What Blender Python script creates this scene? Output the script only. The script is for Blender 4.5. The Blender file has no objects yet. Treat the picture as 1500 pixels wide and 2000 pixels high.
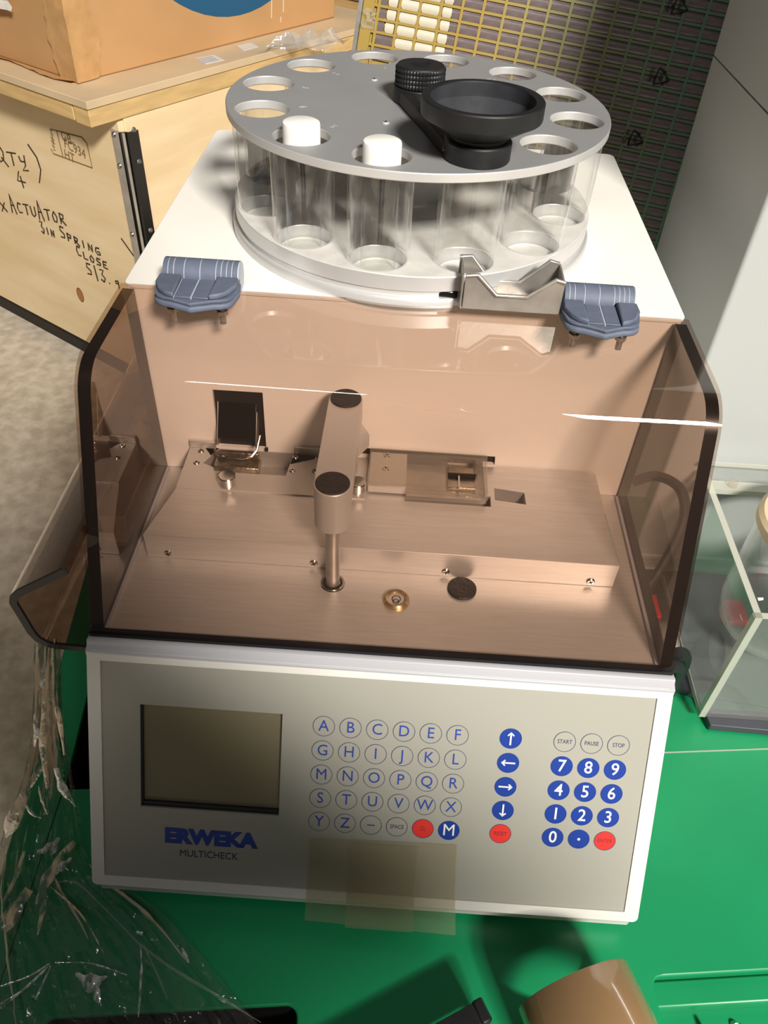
import bpy, bmesh, math, random
from math import sin, cos, pi, radians as R, hypot, atan2, sqrt
from mathutils import Vector, Matrix, Euler
from mathutils.geometry import tessellate_polygon
random.seed(7)
SC = bpy.context.scene
COL = SC.collection

# ------------------------------------------------------------------ camera
FPX = 1547.37
CAMP = Vector((0.0, -0.345, 0.4685))
CAME = Euler((0.8113, -0.043, 0.0512), 'XYZ')
cd = bpy.data.cameras.new('camera'); cam = bpy.data.objects.new('camera', cd); COL.objects.link(cam)
cam.location = CAMP; cam.rotation_euler = CAME
cd.sensor_fit = 'VERTICAL'; cd.sensor_height = 36; cd.lens = FPX / 2000 * 36
cd.clip_start = 0.01; cd.clip_end = 60
SC.camera = cam
# ------------------------------------------------------------------ world, lamps, exposure
W = bpy.data.worlds.new('world'); SC.world = W; W.use_nodes = True
W.node_tree.nodes['Background'].inputs[0].default_value = (1.0, 0.95, 0.9, 1)
W.node_tree.nodes['Background'].inputs[1].default_value = 0.065
def area(name, loc, target, sx, sy, watts, color):
    l = bpy.data.lights.new(name, 'AREA'); l.shape = 'RECTANGLE'; l.size = sx; l.size_y = sy
    l.energy = watts; l.color = color
    o = bpy.data.objects.new(name, l); COL.objects.link(o); o.location = loc
    o.rotation_euler = (Vector(target) - Vector(loc)).to_track_quat('-Z', 'Y').to_euler()
    return o
area('roof_lamp', (1.62, -3.4, 3.3), (0, .15, .1), .95, .6, 520, (1, .94, .855))
area('far_lamp', (-.5, -1.3, 2.6), (-.1, .3, 0), .75, .1, 6, (1, .95, .88))
area('side_lamp', (3.1, 1.67, 2.0), (.16, -.17, -.15), 2.6, .10, 16, (1, .97, .93))
SC.view_settings.view_transform = 'Standard'
SC.view_settings.look = 'None'
SC.view_settings.gamma = 1
SC.view_settings.use_curve_mapping = False
SC.view_settings.exposure = 0.0

# ------------------------------------------------------------------ helpers
RM = CAME.to_matrix()
def T(px, py, axis, v):                     # measuring aid: where a photo point meets a real plane
    d = RM @ Vector(((px - 750) / FPX, -(py - 1000) / FPX, -1))
    return CAMP + d * ((v - CAMP[axis]) / d[axis])
def TP(px, py, o, n):
    d = RM @ Vector(((px - 750) / FPX, -(py - 1000) / FPX, -1))
    return CAMP + d * ((Vector(o) - CAMP).dot(n) / d.dot(n))

def sr(r, g, b):
    f = lambda c: ((c / 255 + .055) / 1.055) ** 2.4 if c > 10 else c / 255 / 12.92
    return (f(r), f(g), f(b), 1)
MATS = {}
def mat(name, col, rough=.5, metal=0, var=0, vscale=20, bump=0, bscale=80, spec=.5, coat=0, stretch=None, col2=None, vdet=4):
    m = bpy.data.materials.new(name); m.use_nodes = True
    nt = m.node_tree; b = nt.nodes['Principled BSDF']
    b.inputs['Base Color'].default_value = col; b.inputs['Roughness'].default_value = rough
    b.inputs['Metallic'].default_value = metal; b.inputs['Specular IOR Level'].default_value = spec
    b.inputs['Coat Weight'].default_value = coat; b.inputs['Coat Roughness'].default_value = .08
    if var or bump:
        tc = nt.nodes.new('ShaderNodeTexCoord'); mp = nt.nodes.new('ShaderNodeMapping')
        nt.links.new(tc.outputs['Object'], mp.inputs[0])
        if stretch: mp.inputs['Scale'].default_value = stretch
    if var:
        n = nt.nodes.new('ShaderNodeTexNoise'); n.inputs['Scale'].default_value = vscale; n.inputs['Detail'].default_value = vdet
        r = nt.nodes.new('ShaderNodeValToRGB')
        c2 = col2 or tuple(c * (1 - var) for c in col[:3]) + (1,)
        r.color_ramp.elements[0].position = .35; r.color_ramp.elements[1].position = .65
        r.color_ramp.elements[0].color = c2; r.color_ramp.elements[1].color = col
        nt.links.new(mp.outputs[0], n.inputs[0]); nt.links.new(n.outputs[0], r.inputs[0])
        nt.links.new(r.outputs[0], b.inputs['Base Color'])
    if bump:
        n = nt.nodes.new('ShaderNodeTexNoise'); n.inputs['Scale'].default_value = bscale; n.inputs['Detail'].default_value = 5
        bp = nt.nodes.new('ShaderNodeBump'); bp.inputs['Strength'].default_value = bump; bp.inputs['Distance'].default_value = .002
        nt.links.new(mp.outputs[0], n.inputs[0]); nt.links.new(n.outputs[0], bp.inputs['Height'])
        nt.links.new(bp.outputs[0], b.inputs['Normal'])
    MATS[name] = m
    return m
def clear(name, tint, ior=1.49, rough=.02, body=0, bodycol=(1, 1, 1, 1), bump=0, bscale=60, edge=0, gloss=(1, 1, 1, 1), stretch=None, floor_=0, streak=0):
    """thin clear plastic: tinted straight-through light plus Fresnel gloss, a little milky body"""
    m = bpy.data.materials.new(name); m.use_nodes = True
    nt = m.node_tree; nt.nodes.remove(nt.nodes['Principled BSDF'])
    out = nt.nodes['Material Output']
    tr = nt.nodes.new('ShaderNodeBsdfTransparent'); tr.inputs[0].default_value = tint
    gl = nt.nodes.new('ShaderNodeBsdfGlossy'); gl.inputs['Roughness'].default_value = rough; gl.inputs[0].default_value = gloss
    fr = nt.nodes.new('ShaderNodeFresnel'); fr.inputs[0].default_value = ior
    mix = nt.nodes.new('ShaderNodeMixShader')
    base = tr
    if body or edge:
        df = nt.nodes.new('ShaderNodeBsdfDiffuse'); df.inputs[0].default_value = bodycol
        mb = nt.nodes.new('ShaderNodeMixShader'); nt.links.new(tr.outputs[0], mb.inputs[1]); nt.links.new(df.outputs[0], mb.inputs[2])
        if edge:
            lw = nt.nodes.new('ShaderNodeLayerWeight'); lw.inputs[0].default_value = .5
            po = nt.nodes.new('ShaderNodeMath'); po.operation = 'POWER'; po.inputs[1].default_value = 3
            ma = nt.nodes.new('ShaderNodeMath'); ma.operation = 'MULTIPLY_ADD'; ma.inputs[1].default_value = edge; ma.inputs[2].default_value = body
            nt.links.new(lw.outputs['Facing'], po.inputs[0]); nt.links.new(po.outputs[0], ma.inputs[0]); nt.links.new(ma.outputs[0], mb.inputs[0])
        else: mb.inputs[0].default_value = body
        if streak:                                  # patchy noise in the body colour, imitating glints on crumpled film
            t2 = nt.nodes.new('ShaderNodeTexCoord'); m2 = nt.nodes.new('ShaderNodeMapping'); m2.inputs['Scale'].default_value = (1, .45, .3)
            n2 = nt.nodes.new('ShaderNodeTexNoise'); n2.inputs['Scale'].default_value = streak; n2.inputs['Detail'].default_value = 4
            r2 = nt.nodes.new('ShaderNodeMapRange'); r2.inputs[1].default_value = .42; r2.inputs[2].default_value = .62; r2.inputs[3].default_value = 0; r2.inputs[4].default_value = body
            nt.links.new(t2.outputs['Object'], m2.inputs[0]); nt.links.new(m2.outputs[0], n2.inputs[0]); nt.links.new(n2.outputs[0], r2.inputs[0]); nt.links.new(r2.outputs[0], mb.inputs[0])
        base = mb
    if bump:
        tc = nt.nodes.new('ShaderNodeTexCoord'); mp = nt.nodes.new('ShaderNodeMapping'); nt.links.new(tc.outputs['Object'], mp.inputs[0])
        if stretch: mp.inputs['Scale'].default_value = stretch
        n = nt.nodes.new('ShaderNodeTexNoise'); n.inputs['Scale'].default_value = bscale; n.inputs['Detail'].default_value = 3
        bp = nt.nodes.new('ShaderNodeBump'); bp.inputs['Strength'].default_value = bump; bp.inputs['Distance'].default_value = .004
        nt.links.new(mp.outputs[0], n.inputs[0]); nt.links.new(n.outputs[0], bp.inputs['Height'])
        nt.links.new(bp.outputs[0], gl.inputs['Normal']); nt.links.new(bp.outputs[0], fr.inputs['Normal'])
    ge = nt.nodes.new('ShaderNodeNewGeometry'); fm_ = nt.nodes.new('ShaderNodeMath'); fm_.operation = 'SUBTRACT'; fm_.inputs[0].default_value = 1
    nt.links.new(ge.outputs['Backfacing'], fm_.inputs[1])
    fk = nt.nodes.new('ShaderNodeMath'); fk.operation = 'MULTIPLY'     # only the outer skin reflects (no false total reflection inside a thin sheet)
    nt.links.new(fr.outputs[0], fk.inputs[0]); nt.links.new(fm_.outputs[0], fk.inputs[1])
    fac = fk.outputs[0]
    if floor_:
        mx = nt.nodes.new('ShaderNodeMath'); mx.operation = 'ADD'; mx.inputs[1].default_value = floor_
        nt.links.new(fac, mx.inputs[0]); fac = mx.outputs[0]
    nt.links.new(fac, mix.inputs[0]); nt.links.new(base.outputs[0], mix.inputs[1]); nt.links.new(gl.outputs[0], mix.inputs[2])
    nt.links.new(mix.outputs[0], out.inputs[0])
    MATS[name] = m
    return m

class MB:
    """collects shapes; build() links them as ONE mesh object"""
    def __init__(s): s.v = []; s.f = []; s.mi = []
    def add(s, vs, fs, mi=0, M=None):
        k = len(s.v)
        s.v += [tuple(M @ Vector(p)) if M else tuple(p) for p in vs]
        s.f += [tuple(i + k for i in f) for f in fs]; s.mi += [mi] * len(fs)
        return s
    def box(s, a, b, mi=0, M=None):
        x0, y0, z0 = a; x1, y1, z1 = b
        v = [(x0,y0,z0),(x1,y0,z0),(x1,y1,z0),(x0,y1,z0),(x0,y0,z1),(x1,y0,z1),(x1,y1,z1),(x0,y1,z1)]
        return s.add(v, [(0,3,2,1),(4,5,6,7),(0,1,5,4),(1,2,6,5),(2,3,7,6),(3,0,4,7)], mi, M)
    def prism(s, poly, h0, h1, M=None, mi=0, mi_side=None):
        """2-D polygon (counter-clockwise) swept from h0 to h1 along local z"""
        n = len(poly); vs = [(p[0], p[1], h0) for p in poly] + [(p[0], p[1], h1) for p in poly]
        tri = tessellate_polygon([[Vector((p[0], p[1], 0)) for p in poly]])
        area2 = sum(poly[i][0] * poly[(i+1) % n][1] - poly[(i+1) % n][0] * poly[i][1] for i in range(n))
        caps = []
        for t in tri:
            a, b, c = [poly[i] for i in t]
            if (b[0]-a[0])*(c[1]-a[1]) - (b[1]-a[1])*(c[0]-a[0]) < 0: t = (t[0], t[2], t[1])
            caps.append(tuple(i + n for i in t)); caps.append((t[2], t[1], t[0]))
        sd = [(i, (i+1) % n, (i+1) % n + n, i + n) for i in range(n)]
        if area2 < 0: sd = [tuple(reversed(q)) for q in sd]
        k = len(s.v)
        s.add(vs, caps, mi, M)
        s.f += [tuple(i + k for i in q) for q in sd]; s.mi += [mi if mi_side is None else mi_side] * n
        return s
    def lathe(s, prof, seg=32, M=None, mi=0, close=False):
        """(r, z) profile about local z"""
        m = len(prof); vs = []; fs = []
        for i in range(seg):
            a = 2 * pi * i / seg
            vs += [(r * cos(a), r * sin(a), z) for r, z in prof]
        for i in range(seg):
            j = (i + 1) % seg
            for q in range(m if close else m - 1):
                p = (q + 1) % m
                a, b, c, d = i*m+q, j*m+q, j*m+p, i*m+p
                if prof[q][0] < 1e-9 and prof[p][0] < 1e-9: continue
                if prof[q][0] < 1e-9: fs.append((a, c, d))
                elif prof[p][0] < 1e-9: fs.append((a, b, c))
                else: fs.append((a, b, c, d))
        return s.add(vs, fs, mi, M)
    def cyl(s, p0, p1, r, r1=None, seg=20, mi=0):
        p0 = Vector(p0); p1 = Vector(p1); L = (p1 - p0).length
        M = Matrix.Translation(p0) @ (p1 - p0).to_track_quat('Z', 'Y').to_matrix().to_4x4()
        r1 = r if r1 is None else r1
        return s.lathe([(0, 0), (r, 0), (r1, L), (0, L)], seg, M, mi)
    def tube(s, pts, r, seg=8, mi=0, flat=1, cap=True):
        pts = [Vector(p) for p in pts]; n = len(pts); vs = []; fs = []; up = None
        for i, p in enumerate(pts):
            t = (pts[min(i+1, n-1)] - pts[max(i-1, 0)]).normalized()
            if up is None: up = t.orthogonal().normalized()
            up = (up - t * up.dot(t)).normalized(); w = t.cross(up)
            rr = r[i] if isinstance(r, (list, tuple)) else r
            vs += [p + (up * cos(2*pi*k/seg) + w * sin(2*pi*k/seg) * flat) * rr for k in range(seg)]
        for i in range(n - 1):
            for k in range(seg):
                l = (k + 1) % seg
                fs.append((i*seg+k, i*seg+l, (i+1)*seg+l, (i+1)*seg+k))
        if cap: fs += [tuple(range(seg - 1, -1, -1)), tuple((n-1)*seg + k for k in range(seg))]
        return s.add(vs, fs, mi)
    def sheet(s, P, nu, nv, mi=0):
        """open grid of points P(i, j)"""
        vs = [P(i / nu, j / nv) for i in range(nu + 1) for j in range(nv + 1)]
        fs = [(i*(nv+1)+j, (i+1)*(nv+1)+j, (i+1)*(nv+1)+j+1, i*(nv+1)+j+1) for i in range(nu) for j in range(nv)]
        return s.add(vs, fs, mi)
    def mesh(s, name, mats):
        me = bpy.data.meshes.new(name); me.from_pydata(s.v, [], s.f)
        for m in (mats if isinstance(mats, (list, tuple)) else [mats]): me.materials.append(MATS[m])
        me.polygons.foreach_set('material_index', s.mi)
        me.polygons.foreach_set('use_smooth', [True] * len(s.f))
        me.update(); me.set_sharp_from_angle(angle=R(34))
        return me
    def build(s, name, mats, parent=None, bevel=0, seg=2, loc=(0, 0, 0), rot=None):
        return link(name, s.mesh(name, mats), parent, bevel, seg, loc, rot)

def wloc(o):
    p = Vector(o.location)
    return p if o.parent is None else p + wloc(o.parent)
def link(name, me, parent=None, bevel=0, seg=2, loc=(0, 0, 0), rot=None):
    o = bpy.data.objects.new(name, me); COL.objects.link(o)
    o.location = Vector(loc)
    if parent:
        o.parent = parent; o.location = Vector(loc) - wloc(parent)
    if rot: o.rotation_euler = rot
    if bevel:
        b = o.modifiers.new('bevel', 'BEVEL'); b.width = bevel; b.segments = seg; b.limit_method = 'ANGLE'; b.angle_limit = R(40)
        b.harden_normals = False
    return o
def tag(o, label, cat, group=None, kind=None):
    o['label'] = label; o['category'] = cat
    if group: o['group'] = group
    if kind: o['kind'] = kind
    return o
def thing(name, label, cat, loc=(0, 0, 0), group=None):
    o = bpy.data.objects.new(name, None); COL.objects.link(o); o.location = loc; o.empty_display_size = .05
    return tag(o, label, cat, group)
def struct(o): o['kind'] = 'structure'; return o
def lab(o, l): o['label'] = l; return o
def dup(root, d, label, group):
    r = root.copy(); COL.objects.link(r); r.location = Vector(root.location) + Vector(d)
    r['label'] = label; r['group'] = group
    for ch in root.children:
        c = ch.copy(); COL.objects.link(c); c.parent = r
    return r
def frame(o, x, y):                           # matrix with local x, y along given world directions
    x = Vector(x).normalized(); y = Vector(y); y = (y - x * y.dot(x)).normalized(); z = x.cross(y)
    M = Matrix((x, y, z)).transposed().to_4x4(); M.translation = Vector(o); return M
XZ = lambda y: frame((0, y, 0), (1, 0, 0), (0, 0, 1))            # local (x, z), +z local = -y world (towards the viewer)
YZ = Matrix(((0, 0, 1, 0), (1, 0, 0, 0), (0, 1, 0, 0), (0, 0, 0, 1)))   # local (y, z, x)
def rrect(x0, y0, x1, y1, r, n=5):
    out = []
    for cx, cy, a in ((x1-r, y0+r, -90), (x1-r, y1-r, 0), (x0+r, y1-r, 90), (x0+r, y0+r, 180)):
        out += [(cx + r*cos(R(a + 90*i/n)), cy + r*sin(R(a + 90*i/n))) for i in range(n + 1)]
    return out
def circ(cx, cy, r, n=32, a0=0): return [(cx + r*cos(2*pi*i/n + a0), cy + r*sin(2*pi*i/n + a0)) for i in range(n)]
def holed(outer, holes, h0, h1, M=None, mi_wall=0):
    """plate with through-holes: MB of a solid between h0 and h1"""
    bm = bmesh.new(); es = []
    for loop in [outer] + holes:
        vs = [bm.verts.new((p[0], p[1], 0)) for p in loop]
        es += [bm.edges.new((vs[i], vs[(i+1) % len(vs)])) for i in range(len(vs))]
    bmesh.ops.triangle_fill(bm, edges=es, use_beauty=True)
    bm.verts.ensure_lookup_table(); bm.verts.index_update()
    pts = [v.co.copy() for v in bm.verts]; tris = []
    for f in bm.faces:
        t = [v.index for v in f.verts]
        a, b, c = [pts[i] for i in t]
        if (b - a).cross(c - a).z < 0: t.reverse()
        tris.append(tuple(t))
    bm.free()
    n = len(pts); mb = MB()
    vs = [(p.x, p.y, h1) for p in pts] + [(p.x, p.y, h0) for p in pts]
    fs = tris + [(t[2] + n, t[1] + n, t[0] + n) for t in tris]
    mb.add(vs, fs, 0, M)
    k = 0; wf = []
    for q, loop in enumerate([outer] + holes):
        m = len(loop); ar = sum(loop[i][0]*loop[(i+1) % m][1] - loop[(i+1) % m][0]*loop[i][1] for i in range(m))
        for i in range(m):
            a, b = k + i, k + (i + 1) % m
            f = (a + n, b + n, b, a)
            if (ar < 0) != (q > 0): f = tuple(reversed(f))
            wf.append(f)
        k += m
    mb.f += wf; mb.mi += [mi_wall] * len(wf)
    return mb
def text(s, size, M, mb, mi=0, depth=.0002, bold=0, sx=1, align='CENTER'):
    cu = bpy.data.curves.new('t', 'FONT'); cu.body = s; cu.size = size; cu.extrude = depth; cu.offset = bold
    cu.align_x = align; cu.align_y = 'CENTER'; cu.resolution_u = 3
    o = bpy.data.objects.new('t', cu); COL.objects.link(o)
    dg = bpy.context.evaluated_depsgraph_get(); e = o.evaluated_get(dg); me = e.to_mesh()
    mb.add([(v.co.x * sx, v.co.y, v.co.z) for v in me.vertices], [tuple(p.vertices) for p in me.polygons], mi, M)
    e.to_mesh_clear(); bpy.data.objects.remove(o); bpy.data.curves.remove(cu)
    return mb
def screw(mb, M, r=.003, mi=0, mi2=1):
    mb.lathe([(0, .0012), (r*.75, .0012), (r, .0004), (r, 0)], 14, M, mi)
    mb.box((-r*.6, -r*.13, .0011), (r*.6, r*.13, .0014), mi2, M); mb.box((-r*.13, -r*.6, .0011), (r*.13, r*.6, .0014), mi2, M)
    return mb

# ------------------------------------------------------------------ materials
mat('white_paint', sr(240, 238, 232), .42, var=.05, vscale=9)
mat('inner_white', sr(238, 234, 228), .4, var=.03, vscale=6)
mat('frame_white', sr(214, 212, 207), .45, var=.05, vscale=14)
mat('rail', sr(170, 171, 177), .4)
mat('membrane', sr(154, 153, 144), .45, var=.03, vscale=5)
mat('lcd', sr(120, 113, 90), .3, spec=.35)
mat('key_blue', sr(20, 54, 140), .4); mat('key_red', sr(214, 50, 44), .4); mat('ink_blue', sr(38, 62, 150), .5)
mat('ink_dark', sr(44, 50, 92), .5); mat('ink_white', sr(228, 228, 222), .5); mat('ink_red', sr(120, 40, 60), .5)
mat('alu', sr(212, 210, 207), .4, .6, var=.08, vscale=30, stretch=(1, 14, 14), bump=.02, bscale=60)
mat('alu_matt', sr(204, 201, 197), .42, .4, var=.05, vscale=12)
mat('disc_alu', sr(150, 151, 153), .5, .25, var=.06, vscale=14, bump=.02, bscale=500)
mat('disc_rim', sr(206, 206, 206), .38, .45, var=.05, vscale=40)
mat('dusty_alu', sr(205, 203, 199), .55, .0, var=.14, vscale=60)
mat('steel', sr(186, 181, 174), .36, .7, var=.2, vscale=60, bump=.04, bscale=300)
mat('chrome', sr(214, 210, 204), .14, 1)
mat('dark_chrome', sr(58, 58, 60), .18, .9)
mat('foil', sr(176, 164, 146), .25, .9, var=.5, vscale=70, bump=.5, bscale=160)
mat('black', sr(25, 26, 29), .48, var=.25, vscale=50)
mat('black_cap', sr(34, 30, 31), .5, var=.5, vscale=180, bump=.3, bscale=300)
mat('funnel_inside', sr(52, 54, 60), .62, var=.45, vscale=45)
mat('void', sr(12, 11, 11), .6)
mat('brass', sr(196, 174, 138), .25, .8)
mat('rubber', sr(92, 101, 120), .62, var=.18, vscale=60, bump=.08, bscale=200)
mat('rubber_gap', sr(172, 178, 188), .7)
mat('acrylic_edge', sr(15, 13, 15), .3, spec=.4)
mat('cap_white', sr(240, 240, 236), .4)
mat('cable', sr(24, 25, 28), .5)
mat('green', sr(14, 138, 86), .38, var=.14, vscale=7, bump=.05, bscale=40)
mat('green_dark', sr(12, 110, 66), .45)
mat('floor', sr(226, 215, 197), .85, var=.42, vscale=34, bump=.3, bscale=90, col2=sr(196, 184, 166), vdet=9)
mat('plywood', sr(246, 224, 184), .6, var=.14, vscale=3.2, stretch=(1, 1, 6), bump=.03, bscale=40, col2=sr(235, 208, 163))
mat('ply_edge', sr(206, 176, 132), .7, var=.3, vscale=30, stretch=(1, 1, 20))
mat('ply_top', sr(220, 196, 160), .7, var=.14, vscale=6)
mat('batten', sr(222, 188, 130), .7, var=.2, vscale=12, stretch=(1, 1, 8))
mat('skid', sr(50, 44, 38), .8)
mat('knot', sr(176, 116, 58), .6); mat('knot_ring', sr(92, 54, 24), .6)
mat('marker', sr(48, 34, 24), .6)
mat('stamp', sr(128, 104, 74), .6)
mat('cardboard', sr(198, 154, 106), .7, var=.10, vscale=5, bump=.05, bscale=30)
mat('kraft_tape', sr(204, 160, 108), .42, var=.15, vscale=30, bump=.5, bscale=50)
mat('print_blue', sr(24, 88, 128), .55)
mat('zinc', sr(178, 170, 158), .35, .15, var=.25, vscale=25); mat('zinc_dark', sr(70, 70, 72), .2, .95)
mat('rivet', sr(170, 168, 164), .3, .9)
mat('grid_bar', sr(156, 132, 66), .35, var=.35, vscale=4, col2=sr(82, 108, 76), spec=.6)
_m = MATS['grid_bar']; _nt = _m.node_tree; _b = _nt.nodes['Principled BSDF']
_tc = _nt.nodes.new('ShaderNodeTexCoord'); _sp = _nt.nodes.new('ShaderNodeSeparateXYZ'); _rp = _nt.nodes.new('ShaderNodeValToRGB')
_nt.links.new(_tc.outputs['Object'], _sp.inputs[0]); _nt.links.new(_sp.outputs[0], _rp.inputs[0])      # the coating runs from gold at the left to teal at the right
_rp.color_ramp.elements[0].position = .06; _rp.color_ramp.elements[0].color = sr(158, 134, 66); _rp.color_ramp.elements[1].position = .3; _rp.color_ramp.elements[1].color = sr(86, 124, 100)
_nt.links.new(_rp.outputs[0], _b.inputs['Base Color'])
mat('film_mauve', sr(120, 107, 107), .3, var=.35, vscale=45, stretch=(1, 1, 3), coat=.3)
mat('film_backlit', sr(204, 197, 180), .35, coat=.3)  # brightness of lit white things behind the grid, put into pane colour
mat('cabinet', sr(174, 177, 177), .45)
mat('mat_dark', sr(58, 60, 68), .5, var=.15, vscale=20)
mat('red', sr(200, 34, 44), .4); mat('ring_grey', sr(120, 122, 117), .5)
mat('cream', sr(206, 184, 150), .5)
mat('paper', sr(226, 222, 214), .7); mat('paper_ink', sr(120, 130, 160), .7)
mat('tape_brown', sr(160, 128, 90), .2, var=.12, vscale=14, coat=.9)
mat('card_core', sr(160, 132, 96), .8)
mat('gold', sr(176, 140, 96), .3, .9)
clear('tint', (.835, .765, .72, 1), body=.012, bodycol=(.35, .24, .18, 1), rough=.012)
clear('tint_side', (.77, .68, .62, 1), body=.03, bodycol=(.30, .2, .15, 1), rough=.015)
clear('vial_clear', (.96, .965, .96, 1), edge=.25, bodycol=(.9, .92, .9, 1), body=.01, rough=.02, ior=1.5)
clear('tray_tint', (.62, .53, .47, 1), body=.02, bodycol=(.2, .14, .1, 1), rough=.015)
clear('tube_clear', (.975, .975, .97, 1), edge=.24, bodycol=(.97, .95, .92, 1), body=.008, rough=.03)
clear('glass', (.93, .94, .93, 1), edge=.75, bodycol=(.72, .75, .72, 1), body=.015, rough=.02, ior=1.5)
clear('tank_clear', (.94, .95, .945, 1), body=.05, bodycol=(.8, .83, .8, 1), rough=.02)
clear('tank_edge', (.75, .78, .72, 1), body=.38, bodycol=(.8, .8, .72, 1), rough=.05)
clear('jaw_clear', (.93, .91, .88, 1), body=.05, bodycol=(.8, .76, .7, 1), rough=.03, edge=.3)
clear('tape_clear', (.86, .83, .74, 1), body=.16, bodycol=(.62, .56, .44, 1), rough=.14, bump=.1, bscale=60)
clear('stretch', (.93, .925, .92, 1), body=.03, bodycol=(.6, .54, .45, 1), rough=.10, bump=1, bscale=70, floor_=.08)
clear('stretch_fold', (.8, .76, .7, 1), body=.5, bodycol=(.85, .7, .52, 1), rough=.12, bump=.6, bscale=70, floor_=.15)  # tan body: brown reflections painted into the fold colour
clear('film_tan', (.93, .9, .84, 1), body=.75, bodycol=(.95, .74, .5, 1), rough=.15, floor_=.12, bump=.5, bscale=90, streak=190)  # tan body colour stands in for brown reflections on the folds
clear('film_glint', (.95, .95, .95, 1), body=.95, bodycol=(1, .99, .95, 1), rough=.15, floor_=.25, bump=.5, bscale=90, streak=230)  # white body colour stands in for bright lamp glints on the film
clear('film_clear', (.9, .9, .9, 1), body=.18, bodycol=(.8, .78, .74, 1), rough=.1, bump=.5)

# ------------------------------------------------------------------ floor
FZ = -.785
fl = MB(); fl.box((-6, -4, FZ - .05), (6, 8, FZ)); struct(fl.build('floor', 'floor'))

# ------------------------------------------------------------------ green container top that everything stands on
TZ = -.2; TA = R(6.5)
tab = thing('pallet_container', 'green plastic pallet container whose lid serves as the work table', 'container', (0, 0, TZ))
TRM = Matrix.Translation((0, 0, TZ)) @ Matrix.Rotation(TA, 4, 'Z')
TRI = TRM.inverted()
def tl(px, py, z=TZ): p = TRI @ T(px, py, 2, z); return p.x, p.y
xl = tl(121, 1430)[0] - .02
ys = tl(1335, 1470)[1]
bx1, by1 = tl(580, 1962); rx0, ry1 = tl(1272, 1908)
holes = [rrect(xl + .035, ys - .014, -.17, .42, .006)[::-1], rrect(xl + .06, by1 - .16, bx1, by1, .008)[::-1],
         rrect(rx0, ry1 - .17, .62, ry1, .008)[::-1]]
holed([(xl, -.42), (.8, -.42), (.8, .62), (xl, .62)], holes, -.004, 0, TRM).build('lid_panel', 'green', tab, .0015)
def pocket(x0, y0, x1, y1, d, m, nm):
    q = MB(); t = .004
    q.box((x0-t, y0-t, -d), (x0, y1+t, -.004), 0, TRM); q.box((x1, y0-t, -d), (x1+t, y1+t, -.004), 0, TRM)
    q.box((x0, y0-t, -d), (x1, y0, -.004), 0, TRM); q.box((x0, y1, -d), (x1, y1+t, -.004), 0, TRM)
    q.box((x0-t, y0-t, -d - t), (x1+t, y1+t, -d), 0, TRM)
    return q.build(nm, m, tab)
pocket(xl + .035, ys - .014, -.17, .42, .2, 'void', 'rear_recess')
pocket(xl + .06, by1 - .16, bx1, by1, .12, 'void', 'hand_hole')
pocket(rx0, ry1 - .17, .62, ry1, .022, 'green', 'front_recess')
q = MB(); q.box((rx0, ry1 - .019, -.022), (.62, ry1, -.009), 0, TRM); q.build('recess_step', 'green', tab, .002)
q = MB(); q.box((rx0 + .035, ry1 - .17, -.022), (rx0 + .038, ry1 - .03, -.012), 0, TRM); q.build('recess_rib', 'green', tab, .001)
q = MB(); q.box((-.18, ys, -.002), (.8, ys + .0012, .0006), 0, TRM); lab(q.build('seam', 'tank_edge', tab), 'pale scored seam line across the lid')
q = MB()
q.box((xl, -.42, FZ - TZ), (xl + .03, .62, -.004), 0, TRM); q.box((.77, -.42, FZ - TZ), (.8, .62, -.004), 0, TRM)
q.box((xl, -.42, FZ - TZ), (.8, -.39, -.004), 0, TRM); q.box((xl, .59, FZ - TZ), (.8, .62, -.004), 0, TRM)
q.build('container_wall', 'green_dark', tab, .003)
q = MB()
for i in range(2): q.lathe([(0, .004), (.0028, .004), (.0034, 0), (0, 0)], 8, TRM @ Matrix.Translation((rx0 + .062 + i*.006, ry1 - .03 - i*.004, -.022)) @ Matrix.Rotation(.5, 4, 'X'))
tag(q.build('metal_nut', 'chrome'), 'small shiny metal nut lying in the green lid recess at lower right', 'nut')

# ------------------------------------------------------------------ the tablet tester
HW = .21; YB = .19; ZT = .1765; YR = .533
tt = thing('tablet_tester', 'white bench tablet tester with tinted lid, keypad and display on the green container', 'lab tester', (0, .2, TZ))
PS = Vector((0, -.50369, -.86389)); PN = Vector((0, -.86389, .50369)); PO = Vector((0, -.0109, -.0009))
PM = frame(PO, (1, 0, 0), -PS); PML = lambda u, v, h=0: PM @ Matrix.Translation((u, -v, h))
prof = [(.0, -.0032), (YB + .0062, -.0032), (YB + .0062, ZT - .002), (YR, ZT - .002), (YR, -.183), (-.06, -.183), (-.066, -.172), (.004, -.012)]
# rear tower and lower body, hollow chamber stays open
q = MB(); q.prism(prof, -HW + .001, HW - .001, YZ); q.build('body', 'white_paint', tt, .003)
q = MB(); q.prism(rrect(-HW, YB - .0005, HW, YR + .001, .008), ZT - .002, ZT + .0005); q.build('top_cover', 'white_paint', tt, .001)
for x in (-.16, .16):
    for y in (.0, .45):
        q = MB(); q.cyl((x, y, TZ), (x, y, -.182), .016, .014); q.build('foot', 'black', tt)
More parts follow.
